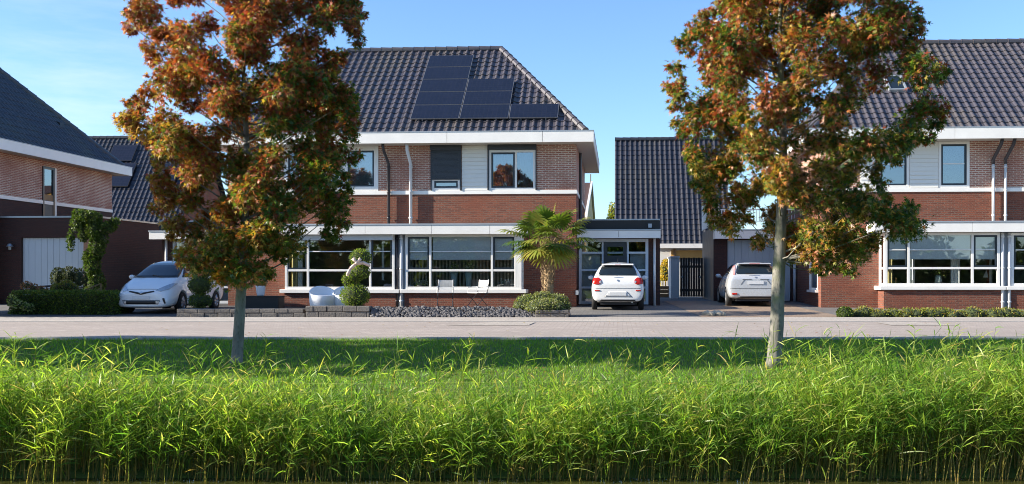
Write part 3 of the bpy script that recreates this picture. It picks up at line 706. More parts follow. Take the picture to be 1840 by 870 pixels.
m.box(gx0+.03, gx1, yb0, yb0+.04, zr1-.04, zr1); m.box(gx0+.03, gx1, yb0, yb0+.04, zr0-.03, zr0); x = gx0+.1
while x < gx1: m.box(x, x+.02, yb0+.01, yb0+.03, zr0, zr1-.04); x += .11
m.build('terrace_railing', M['metalwhite'], hr)
# ------------------------------------------------------------------ left house
LX1, LX0 = -21.9, -33.8
hl = thing('brick_house', 'shaded house with blue-black tile hip and a tall slit window, at the left edge', 'house', ((LX0+LX1)/2, YF, 0))
rl_ = hip_roof(hl, LX0, LX1, M['tile_blue'], ('r',))
eaves(hl, LX0, LX1, [])
t0, t1 = PXX(97, 330, LX1), PXX(76, 330, LX1); tw_ = (min(t0.y, t1.y), max(t0.y, t1.y))
shell(hl, LX0, LX1, None, None, [], [], M['brick_light'], M['brick_black'], right_holes_up=[(tw_[0], tw_[1], zbt, 5.35)], right_holes_lo=[(tw_[0], tw_[1], 3.25, ZB-.001)])
m = MB(); a, b, z0, z1 = tw_[0], tw_[1], 3.26, 5.34; X = LX1+.04
for q in ((a, a+.08, z0, z1), (b-.1, b, z0, z1), (a+.08, b-.1, z1-.08, z1), (a+.08, b-.1, z0, z0+.08)): m.box(X-.1, X, *q)
f = m.build('window', M['dark'], hl); m = MB(); m.box(X-.05, X-.045, a+.05, b-.05, 4.28, z1-.05); m.build('pane', M['glass_up'], f)
m = MB(); m.box(X-.055, X-.02, a+.085, b-.105, z0+.085, 4.05); m.build('panel', M['shutter'], f)
m = MB(); m.box(X-.056, X-.02, a+.085, b-.105, 4.053, 4.277); m.build('panel', M['wood'], f)
m = MB(); m.box(X-.6, X-.59, a, b, 3.3, 5.3); m.build('blind', M['blind'], f)
m = MB(); m.box(X-.09, X+.01, b+.003, b+.10, z0, z1); m.build('window_post', M['metalwhite'], f)
# roof vent
vp = Vector((0, 0, 0)); q = PXX(104, 226, -22.9); m = MB()
m.tube([(q.x, q.y, q.z-.55), (q.x, q.y, q.z-.05)], .10, 10); m.prism([(q.x-.16, q.z-.05), (q.x+.22, q.z-.12), (q.x+.16, q.z+.12), (q.x-.1, q.z+.2)], 'y', q.y-.16, q.y+.16)
m.build('roof_vent', M['black'], hl)
# garage of the left house
GX1 = -18.25; GYl = 34.1; gt = 3.2; gx0_ = LX1+.003
dl0, dl1 = px(38, 480, GYl), px(150, 480, GYl); dzt = pz(94, 427, GYl); gl = zg(34)
m = MB(); wall(m, 'y', GYl, -1, gx0_, GX1, -.05, gt, [(dl0, dl1, gl, dzt)]); wall(m, 'x', GX1, 1, GYl+.3, 41.5, -.05, gt); m.box(gx0_, GX1-.3, 41.2, 41.5, -.05, gt); m.box(gx0_, GX1-.303, GYl+.303, 41.2, gt-.2, gt-.1)
m.build('garage_wall', M['brick_black'], hl)
m = MB(); m.box(gx0_, GX1+.03, GYl-.03, GYl+.32, gt+.001, gt+.06); m.box(GX1-.32, GX1+.03, GYl+.323, 41.5, gt+.001, gt+.06); m.build('coping', M['zinc'], hl)
m = MB(); n = 10; bw_ = (dl1-dl0-.02)/n
for i in range(n): m.box(dl0+.01+i*bw_+.005, dl0+.01+(i+1)*bw_-.005, GYl+.08, GYl+.12, gl+.01, dzt-.01)
m.box(dl0+.004, dl1-.004, GYl+.106, GYl+.14, gl+.01, dzt-.004); m.build('garage_door', M['doorgrey'], hl)
q = PY(22, 443, GYl); m = MB(); m.tube([(q.x, GYl-.002, q.z), (q.x, GYl-.12, q.z+.03)], .02, 6); m.lathe([(0, .1), (.05, .09), (.12, .0), (.10, -.02), (.05, -.02), (.045, -.12), (0, -.13)], (q.x, GYl-.14, q.z), 12)
m.build('wall_lamp', M['lampmetal'], hl)
# ------------------------------------------------------------------ houses behind
def gable_house(name, label, X0, X1, Y0, zeave, zridge, depth, mat, wallmat, over=.25):
    h = thing(name, label, 'house', ((X0+X1)/2, Y0, .2)); ym = Y0+depth/2
    m = MB(); m.box(X0, X1, Y0, Y0+depth, 0, zeave-.06); m.prism([(Y0+.1, zeave-.058), (Y0+depth-.1, zeave-.058), (ym, zridge-.25)], 'x', X0, X1); m.build('wall', wallmat, h)
    r = MB(); a = Vector((0, ym-Y0, zridge-zeave)); 
    r.add([(X0-over, Y0-over, zeave-.14), (X1+over, Y0-over, zeave-.14), (X1+over, ym, zridge-.05), (X0-over, ym, zridge-.05), (X0-over, Y0+depth+over, zeave-.14), (X1+over, Y0+depth+over, zeave-.14)], [(0, 1, 2, 3), (3, 2, 5, 4)])
    ro = r.build('roof', mat, h); e = Vector((0, ym-Y0+over, zridge-zeave+.1)); 
    roof_tiles('roof_tiles', ro, mat, (X0-over, Y0-over, zeave-.1), (1, 0, 0), e, X1-X0+2*over, e.length, [])
    q = MB(); ridge_line(q, (X0-over, ym, zridge+.02), (X1+over, ym, zridge+.02)); q.build('ridge_tiles', mat, ro)
    return h, Vector((X0-over, Y0-over, zeave-.1)), e.normalized()
c0, c1 = PY(1109, 300, 53), PY(1300, 300, 53)
ze_, zr_ = pz(1200, 438, 49.7), pz(1180, 251, 54)
hb, Ob, eb = gable_house('tiled_house', 'house behind with a steep plain black tile roof, beyond the gap right of the palm', c0.x, c1.x, 50, ze_, zr_, 8, M['tile_dark'], M['white_wall'], .12)
g = MB(); x0, x1 = px(1180, 440, 49.7), px(1300, 440, 49.7); g.box(x0, x1, 49.62, 49.82, pz(1220, 446, 49.7), pz(1220, 438, 49.7)); g.build('gutter', M['white'], hb)
m = MB(); m.box(px(1206, 480, 49.9), px(1262, 480, 49.9), 49.93, 49.98, pz(1230, 466, 50), pz(1230, 450, 50)); m.build('timber_panel', M['yellowwood'], hb)
m = MB(); m.box(px(1210, 480, 49.9), px(1214, 480, 49.9), 49.86, 49.92, .2, pz(1230, 447, 50)); m.build('post', M['wood'], hb)
d0 = PD(190, 260, 57); d1 = PD(352, 260, 57)
hc, Oc, ec = gable_house('tiled_house', 'house behind with black tiles and solar panels, beyond the garage on the left', d0.x-3, d1.x, 53, pz(250, 412, 53), pz(250, 248, 57), 8, M['tile_dark'], M['brick_dark'])
nc = Vector((1, 0, 0)).cross(ec)
def on_c(u, v):
    o = Vector((0, 0, CH)); dr = PD(u, v, 1.0)-o; return o+dr*((Oc-o).dot(nc)/dr.dot(nc))
for (u0, v0, u1, v1, lab) in ((194, 264, 238, 292, 'upper solar panel on the far tiled roof, touching the left hip'), (190, 296, 231, 338, 'lower solar panel on the far tiled roof, half behind the white eave'),
                              (279, 297, 314, 333, 'solar panel on the far tiled roof beside the tree foliage')):
    k = [on_c(u0, v1), on_c(u1, v1)]; top = on_c(u1, v0); s = (top-k[1]).dot(ec)
    k = [q+nc*.1 for q in k]; k += [k[1]+ec*s, k[0]+ec*s]
    t = thing('solar_panel', lab, 'solar panel', (k[0]+k[1])/2-nc*.06, group='solar panels on the far roof')
    m = MB(); m.add(k+[q+nc*.04 for q in k], F8); m.build('panel_frame', M['black'], t)
    ce = (k[0]+k[2])/2; m = MB(); m.quad(*[q+(ce-q)*.03+nc*.043 for q in k]); m.build('cells', M['solar'], t)
# slender gable far behind, seen edge-on
gx = PD(1064, 380, 72).x; hg = thing('gabled_house', 'narrow ochre timber gable with white bargeboard, above the flat entrance roof', 'house', (gx-2, 72, .2))
ya, yb_, yc = PXX(1069, 380, gx).y, PXX(1062, 340, gx).y, PXX(1050, 380, gx).y
yb_ = (ya+yc)/2; zap = PXX(1062, 334, gx).z; zlo = 4.4
m = MB(); m.prism([(ya, 0), (yc, 0), (yc, zlo), (yb_, zap-.1), (ya, zlo)], 'x', gx-4, gx); m.build('wall', M['yellowwood'], hg)
m = MB()
for (p, q) in (((ya-.2, zlo-.1), (yb_, zap)), ((yc+.2, zlo-.1), (yb_, zap))): m.prism([p, q, (q[0], q[1]+.22), (p[0], p[1]+.22)], 'x', gx+.02, gx+.14)
m.build('bargeboard', M['white'], hg)
m = MB(); m.add([(gx+.02, ya-.2, zlo+.02), (gx-4, ya-.2, zlo+.02), (gx-4, yb_, zap+.12), (gx+.02, yb_, zap+.12), (gx-4, yc+.2, zlo+.02), (gx+.02, yc+.2, zlo+.02)], [(0, 1, 2, 3), (3, 2, 4, 5)]); m.build('roof', M['brick_black'], hg)
m = MB(); m.tube([(gx, yb_, zap), (gx, yb_, zap+.7)], .04, 6); m.build('finial', M['pipe_dark'], hg)
# ================================================================== ground, road, water
def zt_(d):
    P = [(-700, .2), (-40, .1), (-3, -.2), (-1.5, -.7), (-.5, -1.7), (9.6, -1.7), (10.35, -1.35), (10.75, -1.05), (11.5, -.86), (13.2, -.52), (15.5, -.235), (17, -.08), (18.2, -.005), (28, -.005), (38, .195), (900, .195)]
    for (a, za), (b, zb) in zip(P[:-1], P[1:]):
        if a <= d <= b: return za+(zb-za)*(d-a)/(b-a)
    return .195
def sheet(name, ls, ds, zoff, mat, kind='structure', zf=zt_):
    V = []; F = []
    for d in ds:
        for l in ls: V.append(W(l, d, zf(d)+zoff))
    n = len(ls)
    for j in range(len(ds)-1):
        for i in range(n-1): F.append((j*n+i, j*n+i+1, (j+1)*n+i+1, (j+1)*n+i))
    m = MB(); m.add(V, F); o = m.build(name, mat, loc=(0, 0, 0)); return tag(o, kind=kind)
ls = [-700, -200, -60, -30, -15, -8, 0, 8, 15, 30, 60, 200, 700]
sheet('ground', ls, [-700, -40, -3, -1.5, -.5, 9.6, 10.35, 10.75, 11.1, 11.5, 12.3, 13.2, 14.3, 15.5, 16.2, 17, 17.6, 18.2, 28, 38, 80, 200, 900], 0, M['turf'])
m = MB(); m.quad(W(-700, -2, -1.04), W(700, -2, -1.04), W(700, 11.2, -1.04), W(-700, 11.2, -1.04)); tag(m.build('water', M['water'], loc=(0, 0, 0)), kind='structure')
LS = [-120, -40, -12, 0, 12, 40, 120]
sheet('road', LS, [18.2, 20, 22, 24.9], .012, M['road'])
sheet('sidewalk', LS, [25.05, 26.2, 27.6], .016, M['walk'])
m = MB()
def strip(d0, d1, z0, z1, l0=-120, l1=120):
    a = [W(l0, d0, z0), W(l1, d0, z0), W(l1, d1, z0), W(l0, d1, z0)]; b = [p+Vector((0, 0, z1-z0)) for p in a]; m.add(a+b, F8)
strip(24.9, 25.05, -.05, .022); strip(18.1, 18.2, -.05, .03); strip(26.3, 26.38, -.02, .0195)
tag(m.build('kerb', M['kerb'], loc=(0, 0, 0)), kind='structure')
sheet('driveway', [-60, -20, -5, 5, 20, 60], [27.6, 28, 33, 38, 50, 70], .010, M['drive'])
# differently paved drives
l0 = lambda u, d: (u-U0)/FPX*d
def drive(name, u0, u1, d0, d1, mat, off):
    V = []; ds = [d for d in (d0, 28, 33, 38, d1) if d0 <= d <= d1]; ds = sorted(set(ds)); m = MB()
    vs = [W(l0(u0, d0), d, zt_(d)+off) for d in ds]+[W(l0(u1, d0), d, zt_(d)+off) for d in ds]; n = len(ds)
    m.add(vs, [(i, n+i, n+i+1, i+1) for i in range(n-1)]); tag(m.build(name, mat, loc=(0, 0, 0)), kind='structure')
drive('driveway', 1262, 1520, 27.7, 37.9, M['drive_tan'], .018)
drive('driveway', -80, 318, 27.7, 45, M['asphalt'], .018)
drive('garden_soil', 318, 1025, 27.9, 33.4, M['soil'], .020)
m = MB(); a0, a1 = W(l0(880, 22.6), 22.4, .018), W(l0(965, 23.6), 23.6, .018)
m.quad(W(l0(800, 23), 23.0, .018), W(l0(950, 23), 23.0, .018), W(l0(962, 24.5), 24.4, .018), W(l0(885, 24.5), 24.4, .018)); tag(m.build('road_patch', M['walk'], loc=(0, 0, 0)), kind='structure')
m = MB(); m.quad(W(l0(1600, 23), 23.0, .018), W(l0(1720, 23), 23.0, .018), W(l0(1640, 24.5), 24.4, .018), W(l0(1570, 24.5), 24.4, .018)); tag(m.build('road_patch', M['walk'], loc=(0, 0, 0)), kind='structure')
# ================================================================== grass on the bank and lawn (uncountable)
def blades(name, n, l_rng, d_rng, h_rng, w, cols, p, lean=.35, dens=None, zf=zt_):
    l = rng.uniform(*l_rng, n); d = rng.uniform(*d_rng, n)
    if dens is not None: k = rng.uniform(0, 1, n) < dens(l, d); l, d = l[k], d[k]
    n = len(l); z = np.array([zf(x) for x in d]); x = l*CT-d*ST; y = l*ST+d*CT
    B = np.stack([x, y, z-.01], 1); h = rng.uniform(*h_rng, n)
    dr = np.stack([rng.normal(.05, lean, n), rng.normal(0, lean, n), np.ones(n)], 1); T = B+dr*h[:, None]
    az = rng.uniform(0, math.pi, n); S = np.stack([np.cos(az), np.sin(az), np.zeros(n)], 1)*(w*rng.uniform(.6, 1.4, n))[:, None]
    Mi = B+dr*np.array([1, 1, 1])*h[:, None]*.55 + np.array([0, 0, .1])*h[:, None]*0
    V = np.stack([B-S, B+S, Mi+S*.8, Mi-S*.8, T+S*.1, T-S*.1], 1).reshape(-1, 3)
    F = (np.arange(n)[:, None, None]*6+np.array([[0, 1, 2, 3], [3, 2, 4, 5]])[None]).reshape(-1, 4)
    C = np.repeat(pick(cols, p, n), 6, 0)
    return tag(mesh_np(name, V, F, C, M['green'], loc=(0, 0, 0)), kind='stuff', cat='grass', label='mown bright green grass covering the verge between road and reeds')
GC = [(.12, .29, .012), (.18, .34, .016), (.29, .36, .035), (.08, .20, .010)]
blades('grass', 130000, (-11.5, 11.5), (13.0, 18.25), (.03, .07), .004, GC, [4, 4, 1.2, 2])
# ================================================================== reeds
def reeds(name, n, l_rng, d_fn, h_fn, label, leaf_n=(9, 14)):
    l = rng.uniform(*l_rng, n); d = d_fn(l, n); z = np.array([zt_(x) for x in d])
    z = np.maximum(z, -1.3)
    x = l*CT-d*ST; y = l*ST+d*CT; h = h_fn(l, d, n)
    lean = np.stack([rng.normal(.06, .10, n), rng.normal(-.02, .09, n)], 1); bend = np.stack([rng.normal(.05, .09, n), rng.normal(-.03, .08, n)], 1)
    B = np.stack([x, y, z], 1)
    def at(t, idx=slice(None)):
        hh = h[idx]; return np.stack([B[idx, 0]+(lean[idx, 0]*t+bend[idx, 0]*t*t)*hh, B[idx, 1]+(lean[idx, 1]*t+bend[idx, 1]*t*t)*hh, B[idx, 2]+t*hh], 1)
    Vs, Fs, Cs = [], [], []; off = 0
    az = rng.uniform(0, math.pi, n); S0 = np.stack([np.cos(az), np.sin(az), np.zeros(n)], 1)
    tan = pick([(.42, .31, .13), (.32, .26, .10), (.22, .25, .08)], [3, 2, 2], n); grn = pick([(.13, .20, .03), (.10, .16, .03)], [1, 1], n)
    for S in (S0, np.stack([-S0[:, 1], S0[:, 0], S0[:, 2]], 1)):
        ts = [0, .3, .65, .97]; rows = []; cc = []
        for t in ts:
            p = at(t); w = .0056*(1-.65*t); rows += [p-S*w, p+S*w]; k = min(1, t*1.7); c = tan*(1-k)+grn*k; cc += [c, c]
        V = np.stack(rows, 1).reshape(-1, 3); C = np.stack(cc, 1).reshape(-1, 3)
        F = (np.arange(n)[:, None, None]*8+np.array([[0, 1, 3, 2], [2, 3, 5, 4], [4, 5, 7, 6]])[None]).reshape(-1, 4)
        Vs.append(V); Fs.append(F+off); Cs.append(C); off += len(V)
    ln = rng.integers(leaf_n[0], leaf_n[1]+1, n); idx = np.repeat(np.arange(n), ln); N = len(idx)
    t = rng.beta(1.7, 1.2, N)*.80+.20
    P0 = np.stack([B[idx, 0]+(lean[idx, 0]*t+bend[idx, 0]*t*t)*h[idx], B[idx, 1]+(lean[idx, 1]*t+bend[idx, 1]*t*t)*h[idx], B[idx, 2]+t*h[idx]], 1)
    a = rng.uniform(0, 2*math.pi, N); up = rng.normal(.9, .45, N)
    Dv = np.stack([np.cos(a)+.35, np.sin(a)-.12, up], 1); Dv /= np.linalg.norm(Dv, axis=1, keepdims=True)
    L = rng.uniform(.13, .34, N)*np.where(t > .85, .8, 1); drp = rng.uniform(.03, .50, N)*L
    side = np.cross(Dv, np.array([0, 0, 1.0])); side /= np.linalg.norm(side, axis=1, keepdims=True)+1e-9
    tw = rng.normal(0, .7, N)[:, None]; nrm = np.cross(side, Dv); side = side*np.cos(tw)+nrm*np.sin(tw)
    wd = rng.uniform(.0036, .0078, N); rows = []
    for tt, ww in ((0, .5), (.3, 1), (.66, .75), (1, .06)):
        p = P0+Dv*(L*tt)[:, None]; p[:, 2] -= drp*tt*tt; rows += [p-side*(wd*ww)[:, None], p+side*(wd*ww)[:, None]]
    V = np.stack(rows, 1).reshape(-1, 3); F = (np.arange(N)[:, None, None]*8+np.array([[0, 1, 3, 2], [2, 3, 5, 4], [4, 5, 7, 6]])[None]).reshape(-1, 4)
    low = (t < .42); C = pick([(.26, .40, .055), (.17, .31, .04), (.38, .46, .11), (.10, .21, .03), (.48, .43, .16)], [4, 4.4, 3.2, 1.8, .8], N); pt_ = .82+.36*np.sin(B[idx, 0]*1.9+.6*np.sin(B[idx, 0]*.7))**2; C = C*np.stack([pt_, .6*pt_+.4, .8*pt_+.2], 1)
    dry = pick([(.30, .23, .08), (.22, .19, .05), (.17, .19, .04)], [1, 1, 1], N); C = np.where((low & (rng.uniform(0, 1, N) < .45))[:, None], dry, C)
    Vs.append(V); Fs.append(F+off); Cs.append(np.repeat(C, 8, 0))
    # a few stems carry a brown feathery seed head
    k = np.where(rng.uniform(0, 1, n) < .035)[0]; q = np.repeat(k, 16); tp = at(np.ones(1)[0])[q]; a = rand_unit(len(q))*.6; a[:, 2] += 1.0; a[:, 0] += .5; a /= np.linalg.norm(a, axis=1, keepdims=True); L2 = rng.uniform(.05, .13, len(q)); sd_ = np.cross(a, rand_unit(len(q)))*.004
    V = np.stack([tp-sd_, tp+sd_, tp+a*(L2*.6)[:, None]+sd_*1.2, tp+a*(L2*.6)[:, None]-sd_*1.2, tp+a*L2[:, None]+sd_*.1, tp+a*L2[:, None]-sd_*.1], 1).reshape(-1, 3)
    Vs.append(V); Fs.append((np.arange(len(q))[:, None, None]*6+np.array([[0, 1, 2, 3], [3, 2, 4, 5]])[None]).reshape(-1, 4)+off); Cs.append(np.repeat(pick([(.26, .18, .11), (.34, .25, .15)], [1, 1], len(q)), 6, 0))
    o = mesh_np(name, np.concatenate(Vs), np.concatenate(Fs), np.concatenate(Cs), M['reed'], loc=(0, 0, 0))
    return tag(o, label, 'reeds', kind='stuff')
def hwave(l): return .5+.5*np.sin(l*1.3+.7)*np.sin(l*.57+2.1)
def h_main(l, d, n):
    side = -.13*np.exp(-((l+1.2)/1.7)**2)+np.clip((l-2.4)/2.6, 0, 1)*.36 + np.clip((-3.6-l)/2.0, 0, 1)*.16
    return np.clip(rng.normal(.76, .12, n)+.10*(hwave(l)-.5)+side-(np.clip(d-10.9, 0, 3)*.13), .35, 1.7)
reeds('reeds', 3700, (-7.6, 7.2), lambda l, n: 10.58+rng.beta(1.1, 1.9, n)*1.6, h_main, 'dense green reed bed along the water edge')
reeds('reeds', 330, (-7.6, 7.2), lambda l, n: 11.6+rng.beta(1.0, 1.5, n)*1.7, lambda l, d, n: rng.uniform(.55, 1.0, n), 'scattered taller reed stems rising before the mown verge', (7, 11))
reeds('reeds', 420, (2.6, 7.2), lambda l, n: 11.2+rng.beta(1.0, 1.2, n)*1.5, lambda l, d, n: rng.uniform(.75, 1.2, n), 'taller pale reeds crowding the right end of the bank', (8, 12))
# fallen leaves on the verge
n = 520; l = rng.uniform(-9, 9, n); d = np.where(rng.uniform(0, 1, n) < .78, rng.uniform(13.4, 18, n), rng.uniform(18.2, 25, n)); z = np.array([zt_(q) for q in d])+np.where(d < 18.2, .055, .03)
pos = np.stack([l*CT-d*ST, l*ST+d*CT, z], 1); a = rand_unit(n); a[:, 2] *= .2
V, F, C = leaf_arrays(STAR_V, STAR_F, pos, frames(a, np.tile([[0.1, .05, 1.0]], (n, 1))), rng.uniform(.05, .1, n), pick([(.35, .2, .06), (.4, .3, .08), (.25, .1, .04)], [2, 2, 1], n))
tag(mesh_np('fallen_leaves', V, F, C, M['leaf'], loc=(0, 0, 0)), 'brown fallen leaves scattered over the verge grass', 'leaves', kind='stuff')
# ================================================================== street trees
def street_tree(label, base, top, wid, outline, d, seed, colfn, nclump=220, per=440):
    global rng
    rs = random.Random(seed); rng = np.random.default_rng(seed)
    b = PD(*base, d); b.z = zt_(d)-.03
    t = thing('street_tree', label, 'tree', b, group='street trees on the verge')
    tp = PD(*top, d); lead = PD(top[0]+(top[0]-base[0])*.6, -150, d)
    pts = [b, b.lerp(tp, .06), b.lerp(tp, .35)+Vector((rs.uniform(-.02, .02), .01, 0)), b.lerp(tp, .7), tp, tp.lerp(lead, .3)+Vector((.04, .05, 0)), tp.lerp(lead, .65)+Vector((-.05, 0, 0)), lead]
    r0 = wid/2
    m = MB(); m.tube(pts, [r0*1.38, r0*1.06, r0*.98, r0*.92, r0*.84, r0*.55, r0*.3, .015], 14)
    trunk = m.build('trunk', M['bark'], t, smooth=True)
    vs = [o[0] for o in outline]
    def ext(v):
        for (v0, a0, b0), (v1, a1, b1) in zip(outline[:-1], outline[1:]):
            if v0 <= v <= v1: k = (v-v0)/(v1-v0); return a0+(a1-a0)*k, b0+(b1-b0)*k
        return None
    pxm = FPX/d; clumps = []
    tries = 0
    # edge clumps follow the crown's own ragged outline, inner ones fill a rounded volume
    v = vs[0]+10
    while v < vs[-1]:
        e = ext(v)
        for side, u in ((0, e[0]), (1, e[1])):
            r = rs.uniform(11, 18); uu = u+(r*.95 if side == 0 else -r*.95); clumps.append((uu, v, r, rs.gauss(0, .22)))
        v += rs.uniform(17, 27)
    while len(clumps) < nclump and tries < 9000:
        tries += 1; v = rs.uniform(vs[0]+15, vs[-1]-8); e = ext(v); hw = (e[1]-e[0])/2; uc = (e[0]+e[1])/2
        r = rs.uniform(19, 32); r = min(r, hw*.6)
        u = uc+rs.uniform(-1, 1)*max(0, hw-r*1.12); k = max(0, 1-((u-uc)/max(hw, 1))**2); dz = rs.uniform(-1, 1)*math.sqrt(k)*hw/pxm*.85
        if all((u-c[0])**2+(v-c[1])**2+((dz-c[3])*pxm)**2 > (.72*(r+c[2])/1.15)**2 for c in clumps): clumps.append((u, v, r, dz))
    br = MB(); P = []; A = []; C = []; S = []
    for (u, v, r, dz) in clumps:
        c = PD(u, v, d) + Vector((-ST, CT, 0))*dz; R = r/pxm*1.12
        # branch from the leader to the clump
        zz = min(max(c.z-.35-abs(c.x-tp.x)*.35, tp.z-.25), lead.z-.2); k = (zz-tp.z)/(lead.z-tp.z) if zz > tp.z else 0
        s = tp.lerp(lead, max(0, k)) if zz >= tp.z else tp.lerp(b, min(.12, (tp.z-zz)/(tp.z-b.z)))
        md = s.lerp(c, .55)+Vector((rs.uniform(-.08, .08), rs.uniform(-.08, .08), -.02-.06*rs.random()))
        Ld = (c-s).length; _ = br.tube([s, s.lerp(md, .5)+Vector((0, 0, -.05)), md, c+Vector((0, 0, .03))], [.008+.006*Ld, .007+.004*Ld, .005+.002*Ld, .004], 5) if rs.random() < .5 else None
        n = int(per*(r/25)**1.7*rs.uniform(.75, 1.2)); dirs = rand_unit(n); rad = rng.uniform(.12, 1, n)**.5
        # twigs: leaves gather on a few short sprays
        nt_ = rs.randint(5, 8); tw = rand_unit(nt_); ti = rng.integers(0, nt_, n); q = tw[ti]*(rng.uniform(.2, 1.08, n)*R)[:, None]+rng.normal(0, R*.17, (n, 3)); q[:, 2] *= .85
        mixk = rng.uniform(0, 1, n) < .35; q = np.where(mixk[:, None], dirs*(rad*R)[:, None], q)
        for k_ in range(nt_):
            e_ = c+Vector(tw[k_])*R*.85; br.tube([c, e_], [.005, .0025], 4, False)
        p = np.array(c[:])[None]+q; P.append(p)
        a = q/(np.linalg.norm(q, axis=1, keepdims=True)+1e-6)*.7+rand_unit(n)*.55; a[:, 2] -= .35; A.append(a)
        S.append(rng.uniform(.075, .145, n)); C.append(colfn(u, v, n))
    br.build('branches', M['bark'], t)
    P, A, C, S = map(np.concatenate, (P, A, C, S))
    roll = rand_unit(len(P)); roll[:, 2] = np.abs(roll[:, 2])+.3
    V, F, CC = leaf_arrays(STAR_V, STAR_F, P, frames(A, roll), S, C)
    mesh_np('crown', V, F, CC, M['leaf'], t)
    return t
RUST, COP, GOLD, OLV, GRN, DGR, PNK = (.28, .066, .030), (.37, .125, .042), (.43, .27, .05), (.22, .20, .035), (.095, .165, .022), (.045, .095, .018), (.48, .26, .16)
PAL = [RUST, COP, GOLD, OLV, GRN, DGR, PNK]
def colL(u, v, n):
    h = min(1, max(0, (v+60)/520)); s = min(1, max(0, (u-290)/320)); k = random.random()
    p = [max(.2, 8.5*(1-h)*(1-.35*s)), 2.8*(1-.4*s), .4+4.4*h*(1-.8*s), .4+3.0*h, .2+6*s*h, .2+4.0*s*(.2+.8*h), .7*(1-s)]
    q = rng.uniform(.15, 1.9, 7); return pick(PAL, np.array(p)*q, n)
def colR(u, v, n):
    h = min(1, max(0, (v+40)/500)); s = min(1, max(0, (u-1220)/440)); c = 1-min(1, abs(u-1420)/190)
    p = [max(.15, 7.5*(1-1.45*h)), .6+1.9*c, .5+2.4*h*c+1.5*(1-s), 1.8+1.8*h, .9+4.6*(1-c)*max(h, .35)+1.3*s, .5+3.6*s+(2.4 if s < .2 else 0), 4.2*c*h]
    q = rng.uniform(.15, 1.9, 7); return pick(PAL, np.maximum(.02, np.array(p)*q), n)
OL = [(-170, 400, 470), (-100, 350, 560), (-40, 320, 620), (0, 306, 640), (35, 238, 652), (75, 236, 655), (105, 252, 600), (132, 300, 585), (160, 285, 632), (175, 242, 640), (205, 228, 645), (235, 240, 642), (265, 255, 640), (300, 285, 627), (340, 275, 622), (370, 290, 627), (405, 292, 632), (422, 300, 600), (436, 305, 535), (465, 312, 512), (486, 372, 490), (504, 398, 448)]
OR = [(-170, 1400, 1500), (-100, 1340, 1570), (-40, 1300, 1610), (0, 1296, 1612), (40, 1240, 1652), (80, 1222, 1640), (110, 1202, 1622), (150, 1196, 1690), (200, 1200, 1706), (235, 1225, 1698), (265, 1236, 1625), (300, 1228, 1590), (340, 1262, 1608), (370, 1266, 1655), (400, 1276, 1642), (425, 1330, 1625), (442, 1388, 1550), (462, 1445, 1562), (486, 1475, 1525)]
tL = street_tree('rusty orange street tree in front of the white front-facing car', (425, 655), (436, 480), .17, OL, 15.6, 11, colL)
tR = street_tree('greener autumn street tree with a paler, slightly leaning trunk before the silver car', (1390, 655), (1402, 440), .215, OR, 15.4, 23, colR)
rng = np.random.default_rng(99)
# more of the same row, off the left edge of the frame: they shade the verge
sp = tR.location-tL.location
for k, src in ((1, tR), (2, tL), (3, tR)):
    c = copy_tree(src); c.location = tL.location-sp*k+Vector((0, -.8, -.05)); c.rotation_euler.z = .6*k
    c['label'] = ['', 'first further street tree beyond the left frame edge', 'second further street tree beyond the left frame edge', 'third further street tree beyond the left frame edge'][k]
# ================================================================== shrubs, hedges, palm
def lump_points(n, boxes):
    """surface-biased points and normals over a list of ellipsoids (cx,cy,cz,rx,ry,rz)"""
    P = []; N = []
    w = np.array([b[3]*b[4]+b[4]*b[5]+b[3]*b[5] for b in boxes]); w /= w.sum()
    for b, k in zip(boxes, (w*n).astype(int)):
        u = rand_unit(k); r = np.array(b[3:]); P.append(np.array(b[:3])+u*r*rng.uniform(.86, 1.06, (k, 1))); q = u/r; N.append(q/np.linalg.norm(q, axis=1, keepdims=True))
    return np.concatenate(P), np.concatenate(N)
def box_points(n, x0, x1, y0, y1, z0, z1):
    fs = [((x1-x0)*(y1-y0), 2), ((x1-x0)*(z1-z0), 1), ((y1-y0)*(z1-z0), 0)]
    P = []; N = []; tot = fs[0][0]+2*fs[1][0]+2*fs[2][0]
    for area, ax in fs:
        for sgn in ((1,) if ax == 2 else (-1, 1)):
            k = int(n*area/tot); p = np.stack([rng.uniform(x0, x1, k), rng.uniform(y0, y1, k), rng.uniform(z0, z1, k)], 1); p[:, ax] = [(x0, x1), (y0, y1), (z0, z1)][ax][0 if sgn < 0 else 1]+rng.normal(0, .025, k)
            q = np.zeros((k, 3)); q[:, ax] = sgn; P.append(p); N.append(q)
    return np.concatenate(P), np.concatenate(N)
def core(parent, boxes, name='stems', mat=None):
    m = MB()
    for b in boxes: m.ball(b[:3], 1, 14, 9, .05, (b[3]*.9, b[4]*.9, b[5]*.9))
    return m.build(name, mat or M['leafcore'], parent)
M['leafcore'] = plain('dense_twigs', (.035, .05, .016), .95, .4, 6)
BOXG = [(.07, .12, .018), (.11, .16, .02), (.15, .19, .03), (.04, .075, .014)]
# hedge at the left
q0, q1 = PD(15, 560, 28.9), PD(206, 560, 28.9); zz = zgw(q0.x, q0.y)
h = thing('hedge', 'long clipped box hedge before the pale blue garage door', 'hedge', ((q0.x+q1.x)/2, q0.y+.4, zz))
x0, x1 = q0.x, q1.x; y0 = (q0.y+q1.y)/2
zt1 = PD(110, 527, 28.9).z
P, N = box_points(15000, x0, x1, y0, y0+.85, zz, zt1); bush_np('foliage', P, N, .055, BOXG, [3, 2, 1, 2], h)
m = MB(); m.box(x0+.05, x1-.05, y0+.05, y0+.8, zz, zt1-.05); m.build('stems', M['leafcore'], h)
